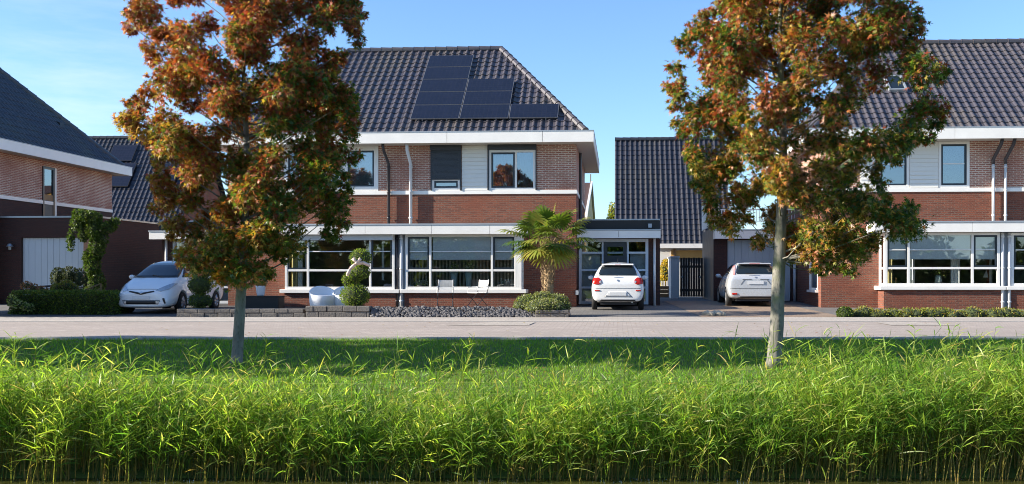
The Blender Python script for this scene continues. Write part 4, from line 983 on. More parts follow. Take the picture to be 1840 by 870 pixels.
# low ground cover on the right, with the small bush at its left end
q0, q1 = PD(1535, 570, 27.9), PD(1990, 570, 27.5)
h = thing('hedge', 'low yellow-green ground cover strip under the right bay window', 'hedge', ((q0.x+q1.x)/2, q0.y+.3, 0))
n = 46; bx = []
for i in range(n):
    t = i/(n-1); p = q0.lerp(q1, t); hh = random.uniform(.11, .24); bx.append((p.x+random.uniform(-.08, .08), p.y+.25+random.uniform(-.1, .1), .05, random.uniform(.16, .28), .3, hh))
core(h, bx); P, N = lump_points(11000, bx); bush_np('foliage', P, N, .05, [(.20, .23, .03), (.26, .26, .05), (.12, .16, .025), (.24, .15, .04)], [3, 3, 2, 1], h)
p = PD(1518, 566, 27.8); bx = [(p.x, p.y, .1, .2, .2, .17)]; h = thing('shrub', 'small dark green shrub at the brick corner beside the ground cover', 'shrub', (p.x, p.y, 0)); core(h, bx); P, N = lump_points(900, bx); bush_np('foliage', P, N, .05, BOXG, [3, 1, 1, 3], h)
# spiral topiary with a pale bow
d = 28.2
def P3(u, v, d=28.2): return PD(u, v, d)
h = thing('topiary', 'spiral clipped topiary with a pale ribbon before the left bay window', 'topiary', (P3(638, 552).x, P3(638, 552).y, .25))
s = 1/(FPX/d); bx = []
for (u, v, rx, rz) in ((638, 531, 25, 21), (626, 503, 11, 10), (636, 497, 15, 11), (648, 489, 16, 12), (648, 464, 19, 16)):
    p = P3(u, v); bx.append((p.x, p.y, p.z, rx*s, rx*s*.95, rz*s))
core(h, bx); P, N = lump_points(5200, bx); bush_np('foliage', P, N, .042, [(.12, .20, .02), (.17, .24, .025), (.22, .27, .04), (.07, .12, .015)], [3, 3, 2, 1], h)
m = MB(); pr = [P3(u, v, d-.33) for u, v in ((624, 496), (630, 484), (640, 475), (652, 473), (665, 478))]
for a, b in zip(pr[:-1], pr[1:]):
    for o in (0, .035): m.tube([a+Vector((0, -o, o)), b+Vector((0, -o, o*.6))], .035, 7)
m.ball(P3(641, 472, d-.4), .05, 8, 6, .1); m.tube([P3(641, 472, d-.4), P3(634, 464, d-.42)], [.03, .055], 7); m.tube([P3(641, 472, d-.4), P3(648, 465, d-.42)], [.03, .05], 7)
m.build('ribbon', plain('pale_pink_cloth', (.62, .50, .44), .8, .15, 8), h, smooth=True)
m = MB(); m.tube([P3(638, 556), P3(640, 500), P3(648, 462)], .03, 6); m.build('trunk', M['wood'], h)
# ball topiary at the left
d = 29.4; h = thing('topiary', 'dark topiary of stacked balls beside the front-facing white car', 'topiary', (P3(358, 552, d).x, P3(358, 552, d).y, .2)); bx = []
for (u, v, rx, rz) in ((360, 541, 20, 13), (360, 512, 21, 18), (366, 486, 15, 12)):
    p = P3(u, v, d); bx.append((p.x, p.y, p.z, rx*s, rx*s, rz*s))
core(h, bx); P, N = lump_points(3600, bx); bush_np('foliage', P, N, .042, BOXG, [3, 2, 1, 2], h)
m = MB(); m.tube([P3(360, 558, d), P3(366, 480, d)], .03, 6); m.build('trunk', M['wood'], h)
# grey-green mound under the palm
d = 28.3; h = thing('shrub', 'round grey-green mound shrub at the foot of the palm', 'shrub', (P3(975, 562, d).x, P3(975, 562, d).y, .2)); s = d/FPX; bx = []
for (u, v, rx, rz, o) in ((950, 547, 25, 17, 0), (975, 543, 27, 18, .1), (1000, 546, 23, 17, 0), (938, 551, 14, 10, -.2), (1012, 550, 13, 10, -.15), (978, 552, 35, 14, -.35)):
    p = P3(u, v, d+o); bx.append((p.x, p.y, p.z, rx*s, rx*s*.9, rz*s))
core(h, bx); P, N = lump_points(6500, bx); bush_np('foliage', P, N, .05, [(.20, .23, .11), (.28, .30, .19), (.20, .23, .04), (.12, .15, .05)], [3, 2, 3, 2], h, spread=1.0)
# palm
d = 28.7; b = P3(984, 560, d); h = thing('palm_tree', 'fan palm with shaggy trunk in front of the brick corner', 'palm', (b.x, b.y, .15)); top = P3(985, 432, d)
m = MB(); pts = []; rad = []; nn_ = 26
for i in range(nn_+1):
    t = i/nn_; p = b.lerp(top, t)+Vector((.02*math.sin(4*t), 0, 0)); pts.append(p); rad.append((.10+.095*t+.02*math.sin(t*9))*(1.06 if i % 2 else .94)*(1.0 if t < .92 else .75))
m.tube(pts, rad, 16)
palmtrunk = plain('palm_fibre', (.31, .215, .12), .95, .55, 14, bmp=.9)
for i in range(420):
    t = random.random()**.8; p = b.lerp(top, .04+t*.96); a = random.uniform(0, 2*math.pi); r = .11+.11*t
    q = p+Vector((math.cos(a), math.sin(a), 0))*r; L = random.uniform(.05, .11)*(1.7 if t > .85 else 1)
    m.tube([q, q+Vector((math.cos(a)*L*.6, math.sin(a)*L*.6, L*random.uniform(.2, 1.6)))], [.016, .004], 5)
m.build('trunk', palmtrunk, h)
V = []; F = []; C = []; off = 0; fr = random.Random(5); N_ = 46
for i in range(N_):
    az = i*2.39996+fr.uniform(-.2, .2); el = R_(74-112*(i/(N_-1))**.72)+fr.uniform(-.12, .12)
    dirv = Vector((math.cos(az)*math.cos(el), math.sin(az)*math.cos(el), math.sin(el))); Lp = (fr.uniform(.6, .95) if el < .9 else fr.uniform(.5, .66)) if el > -.3 else fr.uniform(.45, .65); o = top+Vector((0, 0, .08))+dirv*.06; hub = o+dirv*Lp+Vector((0, 0, -.05))
    sd = dirv.cross(Vector((0, 0, 1))); sd = sd.normalized() if sd.length > .05 else Vector((1, 0, 0)); nrm = sd.cross(dirv).normalized()
    kind = fr.random(); base = ((.07, .13, .02), (.13, .19, .03), (.24, .26, .055))[0 if kind < .4 else (1 if kind < .75 else 2)]
    if el < -.35: base = (.26, .27, .05)
    pet = []; k0 = len(V)
    for q, w in ((o, .016), (hub, .009)): V += [q-sd*w, q+sd*w]; C += [base, base]
    F.append((k0, k0+1, k0+3, k0+2))
    ns = 21; R0 = fr.uniform(.48, .62)
    for j in range(ns):
        a = (j/(ns-1)-.5)*R_(250); rr_s = R0*(1-.25*abs(a)/2.2); dv = (dirv*math.cos(a)+sd*math.sin(a)).normalized(); pv = (sd*math.cos(a)-dirv*math.sin(a)); k0 = len(V); fold = .010*(1 if j % 2 else -1)
        for tt, ww in ((.03, .008), (.45, .036), (.78, .026), (1, .004)):
            p = hub+dv*rr_s*tt+nrm*(fold+.05*math.cos(a*.7)*tt)-Vector((0, 0, .30*rr_s*tt**3)); V += [p-pv*ww, p+pv*ww]; cc = tuple(x*fr.uniform(.85, 1.15) for x in base); C += [cc, cc]
        F += [(k0, k0+1, k0+3, k0+2), (k0+2, k0+3, k0+5, k0+4), (k0+4, k0+5, k0+7, k0+6)]
mesh_np('crown', np.array([v[:] for v in V]), np.array(F), np.array(C), M['green'], h)
# vine on the left garage and shrubs behind the hedge
def cloud(label, name, cat, spots, d, n, size, cols, p, gz=None, corename='stems', spread=.8):
    s = d/FPX; q = PD(spots[0][0], 560, d); h = thing(name, label, cat, (q.x, q.y, zgw(q.x, q.y) if gz is None else gz)); bx = []
    for (u, v, rx, rz, *o) in spots:
        c = PD(u, v, d+(o[0] if o else 0)); bx.append((c.x, c.y, c.z, rx*s, min(rx*s, .45), rz*s))
    core(h, [(b[0], b[1], b[2], b[3]*.8, b[4]*.8, b[5]*.8) for b in bx], corename); P, N = lump_points(n, bx); bush_np('foliage', P, N, size, cols, p, h, spread=spread); return h
cloud('green climbing vine hanging over the corner of the left garage', 'climbing_vine', 'vine', [(160, 390, 20, 10), (170, 412, 14, 20), (140, 400, 11, 13), (127, 432, 5, 19), (150, 422, 8, 11), (174, 445, 12, 22), (166, 478, 12, 26), (170, 512, 16, 26), (194, 408, 13, 9), (143, 384, 11, 7), (184, 430, 8, 14), (206, 398, 8, 5), (158, 462, 7, 12)], 34.0, 7600, .085, [(.045, .085, .014), (.065, .11, .016), (.09, .13, .02)], [3, 2, 1], spread=1.3)
cloud('dark grey-leaved shrub before the garage door, left of the vine', 'shrub', 'shrub', [(105, 500, 12, 18), (125, 498, 15, 17), (142, 502, 12, 18)], 32.5, 2400, .06, [(.035, .05, .025), (.06, .075, .05), (.025, .035, .014)], [2, 1, 2])
cloud('dry pink hydrangea heads over the left end of the clipped hedge', 'flowering_shrub', 'shrub', [(48, 514, 9, 7), (60, 519, 9, 8), (75, 521, 8, 6), (88, 524, 7, 5)], 30.6, 900, .05, [(.30, .13, .08), (.26, .17, .09), (.10, .11, .03)], [3, 2, 1])
cloud('yellow-green shrub just above the middle of the clipped hedge', 'shrub', 'shrub', [(105, 519, 11, 9), (120, 515, 12, 10), (132, 519, 9, 8)], 30.4, 1500, .05, [(.19, .20, .03), (.13, .15, .02), (.22, .12, .06)], [3, 2, 1])
cloud('variegated sprig at the left end of the clipped hedge', 'shrub', 'shrub', [(22, 541, 7, 8), (34, 547, 9, 6), (50, 553, 9, 5)], 28.75, 420, .07, [(.34, .36, .16), (.10, .15, .02)], [2, 2])
cloud('yellow autumn bush in the sunlit garden behind the passage', 'shrub', 'shrub', [(1196, 490, 10, 22), (1199, 475, 8, 9), (1192, 505, 8, 10)], 48.3, 1500, .09, [(.50, .38, .03), (.42, .26, .03), (.30, .32, .05)], [4, 2, 1], spread=1.1)
p = PD(1100, 400, 58); h = thing('garden_tree', 'yellow-green tree top showing beside the steep black roof', 'tree', (p.x, p.y, .2)); bx = [(PD(1100, v, 58+o).x, PD(1100, v, 58).y+o, PD(1100, v, 58).z, rx/31, .4, rz/31) for v, rx, rz, o in ((378, 5, 14, 0), (392, 8, 14, .2), (410, 10, 18, 0), (440, 12, 24, .3))]
P, N = lump_points(1600, bx); bush_np('crown', P, N, .12, [(.30, .32, .04), (.16, .24, .03), (.38, .32, .05)], [2, 2, 1], h, spread=1.2); core(h, [(b[0], b[1], b[2], b[3]*.6, b[4]*.6, b[5]*.7) for b in bx], 'branches')
m = MB(); m.tube([(p.x, p.y, .2), (p.x, p.y, p.z)], [.12, .06], 8); m.build('trunk', M['wood'], h)
# unseen tree added off the left edge to shade the drive
p = PD(-225, 560, 28.9); h = thing('garden_tree', 'unseen leafy tree added beyond the left frame edge to shade the drive', 'tree', (p.x, p.y, 0)); bx = []
for i in range(34): a = random.uniform(0, 6.28); r = random.uniform(.2, 1.9); bx.append((p.x+math.cos(a)*r, p.y+math.sin(a)*r*1.15, random.uniform(1.6, 6.0), .9, .95, .75))
bx += [(p.x, p.y, 2.4, 1.9, 2.3, 1.2), (p.x, p.y, 4.0, 1.9, 2.2, 1.6)]
core(h, [(b[0], b[1], b[2], b[3]*.9, b[4]*.9, b[5]*.9) for b in bx], 'branches'); P, N = lump_points(11000, bx); bush_np('crown', P, N, .11, BOXG, [2, 2, 1, 1], h, spread=1.1)  # solid balls inside the crown keep sun off the drive
m = MB(); m.tube([(p.x, p.y, -.05), (p.x, p.y, 3.5)], [.16, .08], 10); m.build('trunk', M['bark'], h)
# unseen tree belt added behind the camera for the window panes to mirror
n = 16000; l = rng.uniform(-60, 60, n); hh = 4.6+1.5*np.sin(l*.35+1)+1.0*np.sin(l*1.1); z = rng.uniform(0, 1, n)**.8*hh; d = -19+rng.normal(0, .9, n)
P = np.stack([l*CT-d*ST, l*ST+d*CT, z], 1); a = rand_unit(n); V, F, C = leaf_arrays(OVAL_V, OVAL_F, P, frames(a), rng.uniform(.35, .8, n), pick(BOXG, [2, 2, 1, 2], n))
m = MB(); m.add([W(x, -19.6, -.3) for x in range(-60, 61, 3)]+[W(x, -19.6, 3.6+1.5*math.sin(x*.35+1)+1.0*math.sin(x*1.1)) for x in range(-60, 61, 3)], [(i, i+1, i+42, i+41) for i in range(40)])  # dark backing sheet, closes gaps and darkens the mirrored belt
tag(m.build('unseen_woods', M['leafcore'], loc=(0, 0, 0)), 'dark sheet added behind the unseen tree belt to darken window reflections', 'unseen_woods', kind='stuff')
tag(mesh_np('unseen_woods', V, F, C, M['green'], loc=(0, 0, 0)), 'unseen green tree belt added behind the viewer for the windows to mirror', 'unseen_woods', kind='stuff')
# ================================================================== cars
def car(name, label, stations, paint, wheels, wr, ww, tw):
    """stations: (y, zbot, wsill, wmax, zbelt, wbelt, ztop, wtop), rear at y=0, front at +y"""
    t = thing(name, label, 'car')
    V = []; F = []; R = []
    for (y, zb, ws, wm, zl, wb, zt, wt) in stations:
        half = [(0, zb), (ws*.8, zb), (ws, zb+.05), (wm*.985, zb+(zl-zb)*.32), (wm, zb+(zl-zb)*.62), (wb, zl), (wt+(wb-wt)*.25, zl+(zt-zl)*.66), (wt*.86, zt-(zt-zl)*.06-.012), (wt*.45, zt), (0, zt+.004)]
        ring = [(x, z) for x, z in half]+[(-x, z) for x, z in half[-2:0:-1]]
        R.append(len(V)); V += [(x, y, z) for x, z in ring]
    m_ = len(ring)
    for i in range(len(stations)-1):
        for k in range(m_): F.append((R[i]+k, R[i]+(k+1) % m_, R[i+1]+(k+1) % m_, R[i+1]+k))
    nh = 10
    for base, rev in ((R[0], True), (R[-1], False)):
        for k in range(nh-1):
            a, b = k, k+1; c, e = (m_-b) % m_, (m_-a) % m_
            f = [base+q for q in ([a, b, c] if a == 0 else ([a, b, e] if b == nh-1 else [a, b, c, e]))]
            F.append(tuple(f[::-1] if not rev else f))
    me = D.meshes.new('body'); me.from_pydata(V, [], F); bm = bmesh.new(); bm.from_mesh(me); bmesh.ops.recalc_face_normals(bm, faces=bm.faces); bm.to_mesh(me); bm.free()
    tmp = D.objects.new('body_tmp', me); COL.objects.link(tmp)
    ss = tmp.modifiers.new('s', 'SUBSURF'); ss.levels = ss.render_levels = 3
    cut = MB()
    for y in wheels:
        for sg in (-1, 1): cut.tube([(sg*(tw-.19), y, wr), (sg*(tw+.25), y, wr)], wr+.045, 28)
    co = cut.build('cutter', M['black'])
    bo = tmp.modifiers.new('b', 'BOOLEAN'); bo.object = co; bo.operation = 'DIFFERENCE'; bo.solver = 'EXACT'
    bpy.context.view_layer.update(); dg = bpy.context.evaluated_depsgraph_get()
    me2 = D.meshes.new_from_object(tmp.evaluated_get(dg)); me2.name = 'body'
    tmp.modifiers.remove(bo); bpy.context.view_layer.update(); dg = bpy.context.evaluated_depsgraph_get()
    full = D.meshes.new_from_object(tmp.evaluated_get(dg))
    bvh = BVHTree.FromPolygons([v.co.copy() for v in full.vertices], [tuple(p.vertices) for p in full.polygons])
    for o in (tmp, co): D.objects.remove(o, do_unlink=True)
    me2.polygons.foreach_set('use_smooth', [True]*len(me2.polygons)); me2.materials.clear(); me2.materials.append(paint)
    if len(me2.polygons) < 200: me2 = full; me2.materials.clear(); me2.materials.append(paint)
    body = D.objects.new('body', me2); COL.objects.link(body); body.parent = t
    t['_'] = 0; del t['_']
    return t, body, bvh
def decal(parent, bvh, name, poly, view, mat, off=.008, cuts=14, smooth=True):
    """a thin part laid on the body: outline given in the projected plane ('rear','front': x,z; 'left','right': y,z)"""
    bm = bmesh.new(); vs = [bm.verts.new((a, 0, b)) for a, b in poly]; bm.faces.new(vs)
    n = len(poly); xs = [p[0] for p in poly]; zs = [p[1] for p in poly]
    st = max((max(xs)-min(xs)), (max(zs)-min(zs)))/max(2, cuts)
    for ax, lo, hi in ((0, min(xs), max(xs)), (2, min(zs), max(zs))):
        q = lo+st
        while q < hi-1e-3:
            no = [0, 0, 0]; no[ax] = 1; co = [0, 0, 0]; co[ax] = q
            bmesh.ops.bisect_plane(bm, geom=bm.verts[:]+bm.edges[:]+bm.faces[:], plane_co=co, plane_no=no); q += st
    V = []
    for v in bm.verts:
        a, b = v.co.x, v.co.z
        o, d = {'rear': (Vector((a, -3, b)), Vector((0, 1, 0))), 'front': (Vector((a, 9, b)), Vector((0, -1, 0))), 'left': (Vector((-4, a, b)), Vector((1, 0, 0))), 'right': (Vector((4, a, b)), Vector((-1, 0, 0)))}[view]
        h = bvh.ray_cast(o, d)
        if h[0] is None:
            h = bvh.find_nearest(o+d*3.4 if view in ('left', 'right') else o+d*3.2)
        nn = h[1]; nn = -nn if nn.dot(d) > 0 else nn; v.co = h[0]+nn*off
    # give it a little thickness back into the body
    bmesh.ops.recalc_face_normals(bm, faces=bm.faces)
    me = D.meshes.new(name); bm.to_mesh(me); bm.free(); me.materials.append(mat)
    if smooth: me.polygons.foreach_set('use_smooth', [True]*len(me.polygons))
    o = D.objects.new(name, me); COL.objects.link(o); o.parent = parent
    s = o.modifiers.new('t', 'SOLIDIFY'); s.thickness = .012; s.offset = 0
    return o
def wheel(t, x, y, r, w, sg):
    m = MB(); m.lathe([(r*.62, -w/2), (r*.9, -w/2), (r, -w/2+.03), (r, w/2-.03), (r*.9, w/2), (r*.62, w/2)], (x, y, r), 28, 'x'); ty = m.build('wheel', M['tyre'], t, smooth=True)
    q = MB(); xo = x+sg*(w/2-.03); q.lathe([(r*.63, 0), (r*.60, sg*.02), (r*.55, 0), (r*.50, -sg*.03)], (xo, y, r), 24, 'x')
    for k in range(7):
        a = 2*math.pi*k/7; c, s_ = math.cos(a), math.sin(a)
        q.tube([(xo+sg*.005, y+c*.05, r+s_*.05), (xo-sg*.003, y+c*r*.6, r+s_*r*.6)], [.035, .026], 6)
    q.lathe([(0, sg*.02), (.05, sg*.015), (.055, -sg*.02)], (xo, y, r), 12, 'x'); q.build('rim', M['rim'], ty)
    z = MB(); z.lathe([(0, -sg*.05), (r*.62, -sg*.05)], (xo, y, r), 20, 'x'); z.build('brake_disc', M['trim'], ty)
def mirror_part(t, x, y, z, sg, mat, fwd=-1):
    m = MB(); m.ball((x+sg*.11, y, z), 1, 12, 8, 0, (.10, .055, .07)); m.tube([(x-sg*.02, y, z-.05), (x+sg*.08, y, z-.04)], .022, 6); o = m.build('wing_mirror', mat, t, smooth=True); return o
def rect(a, b, c, d): return [(a, c), (b, c), (b, d), (a, d)]
def mir(p): return [(-x, z) for x, z in p][::-1]
# --- small white hatchback, seen from behind
ST_ = [(.0, .36, .62, .70, .74, .70, .80, .60), (.03, .27, .72, .795, .92, .755, 1.00, .66), (.14, .25, .75, .825, 1.02, .765, 1.12, .64), (.36, .25, .76, .832, 1.04, .765, 1.40, .56), (.55, .22, .76, .832, 1.04, .765, 1.475, .56), (1.3, .2, .76, .832, 1.03, .77, 1.52, .57), (2.0, .2, .76, .832, 1.01, .77, 1.50, .56),
       (2.45, .2, .76, .832, .98, .765, 1.33, .55), (2.9, .2, .76, .83, .94, .74, 1.06, .60), (3.35, .22, .74, .81, .82, .70, .90, .55), (3.65, .25, .68, .74, .68, .62, .76, .48), (3.75, .33, .55, .62, .58, .52, .62, .4)]
t, body, bvh = car('parked_car', 'small white hatchback parked tail-out at the flat-roofed entrance, red corner lights', ST_, M['carwhite'], (.62, 3.02), .285, .17, .80)
decal(t, bvh, 'rear_window', [(-.60, 1.085), (.60, 1.085), (.575, 1.20), (.50, 1.36), (.44, 1.39), (-.44, 1.39), (-.50, 1.36), (-.575, 1.20)], 'rear', M['carglass'], cuts=18)
for f in (lambda p: p, mir):
    decal(t, bvh, 'tail_light', f([(.50, .86), (.60, .80), (.77, .82), (.785, .93), (.745, 1.01), (.60, 1.02), (.52, .95)]), 'rear', M['tail'])
    decal(t, bvh, 'reversing_lens', f([(.505, .865), (.56, .845), (.58, .90), (.53, .93)]), 'rear', M['clear'], off=.012)
    decal(t, bvh, 'reflector', f(rect(.56, .72, .60, .635)), 'rear', M['tail'])
    decal(t, bvh, 'bumper_crease', f([(.28, .56), (.30, .57), (.44, .42), (.42, .41)]), 'rear', M['seam'], off=.002)
decal(t, bvh, 'number_plate', rect(-.26, .26, .46, .565), 'rear', M['plate'], off=.016, smooth=False)
decal(t, bvh, 'plate_recess', [(-.42, .42), (.42, .42), (.27, .59), (-.27, .59)], 'rear', plain('shaded_white', (.66, .67, .69), .35, .05), off=.004)  # flat patch; the recess's shade is put into its greyer white
decal(t, bvh, 'hatch_seam', rect(-.70, .70, .685, .693), 'rear', M['seam'], off=.001, cuts=18)
m = MB(); m.prism([(.62, 1.468), (.30, 1.445), (.27, 1.425), (.34, 1.40), (.62, 1.43)], 'x', -.50, .50); m.build('spoiler', M['carwhite'], t, bevel=.012)
m = MB(); m.box(-.09, .09, .262, .275, 1.418, 1.432); m.build('brake_lamp', M['tail'], t)
decal(t, bvh, 'lower_bumper', [(-.58, .285), (.58, .285), (.52, .335), (-.52, .335)], 'rear', M['trim'], off=.006)
decal(t, bvh, 'badge', [(-.04, .93), (0, .90), (.04, .93), (0, .965)], 'rear', M['lampmetal'], off=.008)
for vw in ('left', 'right'): decal(t, bvh, 'side_window', [(.55, 1.08), (1.45, 1.06), (2.55, 1.04), (2.1, 1.40), (1.3, 1.43), (.75, 1.40)], vw, M['carglass'])
decal(t, bvh, 'windscreen', [(-.62, 1.08), (.62, 1.08), (.52, 1.42), (-.52, 1.42)], 'front', M['carglass'])
m = MB(); m.tube([(.0, .02, 1.09), (-.30, .03, 1.11)], .012, 6); m.build('wiper', M['trim'], t)
m = MB(); m.tube([(.0, .55, 1.49), (.0, .45, 1.62)], [.01, .004], 6); m.build('aerial', M['trim'], t)
m = MB(); m.box(-.55, .55, .15, 3.4, .17, .25); m.build('underbody', M['trim'], t)
m = MB(); m.tube([(.45, .1, .25), (.45, .5, .25)], .03, 8); m.build('exhaust', M['lampmetal'], t)
for y in (.62, 3.02):
    for sg in (-1, 1): wheel(t, sg*.735, y, .285, .17, sg)
for sg in (-1, 1): mirror_part(t, sg*.79, 2.45, 1.02, sg, M['carwhite'])
p = PD(1110, 562, 31.2); t.location = (p.x, p.y, zt_(31.4)+.012)
# --- silver hatchback, seen from behind
ST_ = [(.0, .36, .70, .80, .84, .80, .92, .70), (.04, .28, .82, .88, .96, .83, 1.02, .74), (.15, .25, .84, .915, 1.02, .845, 1.12, .72), (.40, .25, .85, .92, 1.04, .845, 1.39, .64), (.62, .22, .85, .92, 1.04, .845, 1.475, .63), (1.4, .2, .85, .92, 1.03, .845, 1.51, .63), (2.2, .2, .85, .92, 1.0, .845, 1.48, .62),
       (2.7, .2, .85, .92, .97, .84, 1.30, .62), (3.15, .2, .85, .915, .94, .82, 1.04, .66), (3.8, .22, .83, .89, .84, .77, .90, .6), (4.2, .25, .76, .82, .70, .68, .76, .52), (4.33, .33, .6, .68, .6, .56, .63, .42)]
t, body, bvh = car('parked_car', 'silver hatchback half hidden by the leaning tree trunk, before the grey garage door', ST_, M['carsilver'], (.80, 3.42), .31, .19, .88)
decal(t, bvh, 'rear_window', [(-.64, 1.08), (.64, 1.08), (.62, 1.2), (.56, 1.36), (.5, 1.38), (-.5, 1.38), (-.56, 1.36), (-.62, 1.2)], 'rear', M['carglass'], cuts=18)
for f in (lambda p: p, mir):
    decal(t, bvh, 'tail_light', f([(.66, 1.06), (.745, 1.06), (.715, 1.22), (.645, 1.37), (.60, 1.37), (.65, 1.2)]), 'rear', M['pinklens'], off=.010)
    decal(t, bvh, 'reflector', f([(.60, .40), (.77, .40), (.78, .455), (.62, .46)]), 'rear', M['tail'], off=.012)
    decal(t, bvh, 'hatch_crease', f([(.36, .90), (.38, .90), (.50, .74), (.48, .74)]), 'rear', M['seam'], off=.002)
    decal(t, bvh, 'hatch_crease', f(rect(.14, .44, .895, .915)), 'rear', M['seam'], off=.004)
decal(t, bvh, 'number_plate', rect(-.26, .26, .75, .855), 'rear', M['plate'], off=.016, smooth=False)
decal(t, bvh, 'bumper_seam', rect(-.84, .84, .60, .612), 'rear', M['seam'], off=.001, cuts=18)
m = MB(); m.prism([(.68, 1.468), (.33, 1.45), (.29, 1.43), (.37, 1.405), (.68, 1.43)], 'x', -.55, .55); m.build('spoiler', M['carsilver'], t, bevel=.012)
m = MB(); m.box(-.17, .17, .283, .296, 1.422, 1.44); m.build('brake_lamp', M['tail'], t)
decal(t, bvh, 'badge', [(-.05, .97), (0, .945), (.05, .97), (0, .995)], 'rear', M['lampmetal'], off=.008)
decal(t, bvh, 'lower_bumper', [(-.6, .285), (.6, .285), (.5, .34), (-.5, .34)], 'rear', M['trim'])
for vw in ('left', 'right'):
    decal(t, bvh, 'side_window', [(.75, 1.08), (1.5, 1.06), (2.8, 1.03), (2.3, 1.38), (1.4, 1.42), (.85, 1.38)], vw, M['carglass'])
    for yy in (1.35, 2.45): decal(t, bvh, 'door_seam', [(yy, .38), (yy+.012, .38), (yy+.012, 1.03), (yy, 1.03)], vw, M['seam'], off=.001)
decal(t, bvh, 'windscreen', [(-.66, 1.06), (.66, 1.06), (.56, 1.40), (-.56, 1.40)], 'front', M['carglass'])
m = MB(); m.tube([(.0, .03, 1.09), (-.34, .04, 1.11)], .012, 6); m.build('wiper', M['trim'], t)
m = MB(); m.box(-.62, .62, .15, 3.9, .18, .26); m.build('underbody', M['trim'], t)
for y in (.80, 3.42):
    for sg in (-1, 1): wheel(t, sg*.815, y, .31, .19, sg)
for sg in (-1, 1): mirror_part(t, sg*.86, 2.65, 1.03, sg, M['carsilver'])
p = PD(1358, 556, 33.3); t.location = (p.x, p.y, zt_(33.6)+.02)
# --- white car facing the street
ST_ = [(.0, .36, .66, .74, .9, .72, 1.0, .62), (.05, .28, .76, .84, 1.02, .78, 1.2, .64), (.2, .25, .8, .87, 1.05, .80, 1.42, .62), (.5, .22, .81, .885, 1.05, .80, 1.53, .62), (1.5, .2, .81, .887, 1.04, .80, 1.58, .62), (2.4, .2, .81, .887, 1.02, .80, 1.57, .62), (2.85, .2, .81, .887, 1.0, .80, 1.46, .62),
       (3.3, .2, .81, .885, .97, .79, 1.24, .64), (3.72, .2, .81, .88, .93, .77, 1.03, .66), (4.1, .18, .80, .86, .80, .74, .90, .62), (4.4, .16, .78, .82, .68, .69, .77, .56), (4.54, .17, .72, .77, .58, .63, .66, .52), (4.60, .22, .62, .68, .52, .56, .58, .46)]
t, body, bvh = car('parked_car', 'white hatchback parked nose to the road, behind the rusty orange tree', ST_, M['carwhite'], (.85, 3.62), .31, .19, .85)
decal(t, bvh, 'windscreen', [(-.68, 1.04), (.68, 1.04), (.66, 1.14), (.54, 1.46), (.46, 1.49), (-.46, 1.49), (-.54, 1.46), (-.66, 1.14)], 'front', M['carglass'], cuts=18)
for f in (lambda p: p, mir):
    decal(t, bvh, 'headlight', f([(.40, .66), (.56, .635), (.72, .70), (.77, .86), (.70, .87), (.54, .76)]), 'front', M['clear'], off=.008, cuts=18)
    decal(t, bvh, 'bumper_slit', f([(.62, .44), (.68, .45), (.72, .30), (.68, .29)]), 'front', M['trim'])
    decal(t, bvh, 'fog_light', f(rect(.44, .53, .29, .37)), 'front', M['clear'], off=.012)
decal(t, bvh, 'lower_grille', [(-.50, .27), (.50, .27), (.56, .385), (-.56, .385)], 'front', M['trim'], cuts=18)
decal(t, bvh, 'grille', [(-.38, .625), (0, .545), (.38, .625), (.36, .655), (0, .595), (-.36, .655)], 'front', M['trim'], cuts=18)
decal(t, bvh, 'number_plate', rect(-.26, .26, .41, .51), 'front', M['plate'], off=.016, smooth=False)
decal(t, bvh, 'badge', [(-.07, .60), (0, .575), (.07, .60), (0, .63)], 'front', M['lampmetal'], off=.012)
decal(t, bvh, 'bonnet_seam', rect(-.62, .62, .70, .708), 'front', M['seam'], off=.001, cuts=18)
for vw in ('left', 'right'):
    decal(t, bvh, 'side_window', [(.35, 1.12), (2.0, 1.08), (3.35, 1.05), (2.75, 1.42), (1.6, 1.49), (.6, 1.44)], vw, M['carglass'])
    for yy in (1.55, 2.65): decal(t, bvh, 'door_seam', [(yy, .38), (yy+.012, .38), (yy+.012, 1.05), (yy, 1.05)], vw, M['seam'], off=.001)
decal(t, bvh, 'rear_window', [(-.6, 1.1), (.6, 1.1), (.5, 1.42), (-.5, 1.42)], 'rear', M['carglass'])
for f in (-.35, .25):
    m = MB(); m.tube([(f, 3.76, 1.055), (f+.42, 3.62, 1.12)], .011, 6); m.build('wiper', M['trim'], t)
m = MB(); m.box(-.6, .6, .3, 4.3, .18, .26); m.build('underbody', M['trim'], t)
for y in (.85, 3.62):
    for sg in (-1, 1): wheel(t, sg*.785, y, .31, .19, sg)
for sg in (-1, 1): mirror_part(t, sg*.84, 3.05, 1.06, sg, M['carwhite'])
p = PD(262, 566, 29.1); t.scale = (1, .89, 1); t.location = (p.x-.10, p.y+4.0, zt_(30)+.02); t.rotation_euler = (0, 0, math.pi)
# ================================================================== front gardens
def rockface(m, p0, p1, dep, z0, z1, nx, nz, jit):
    pass
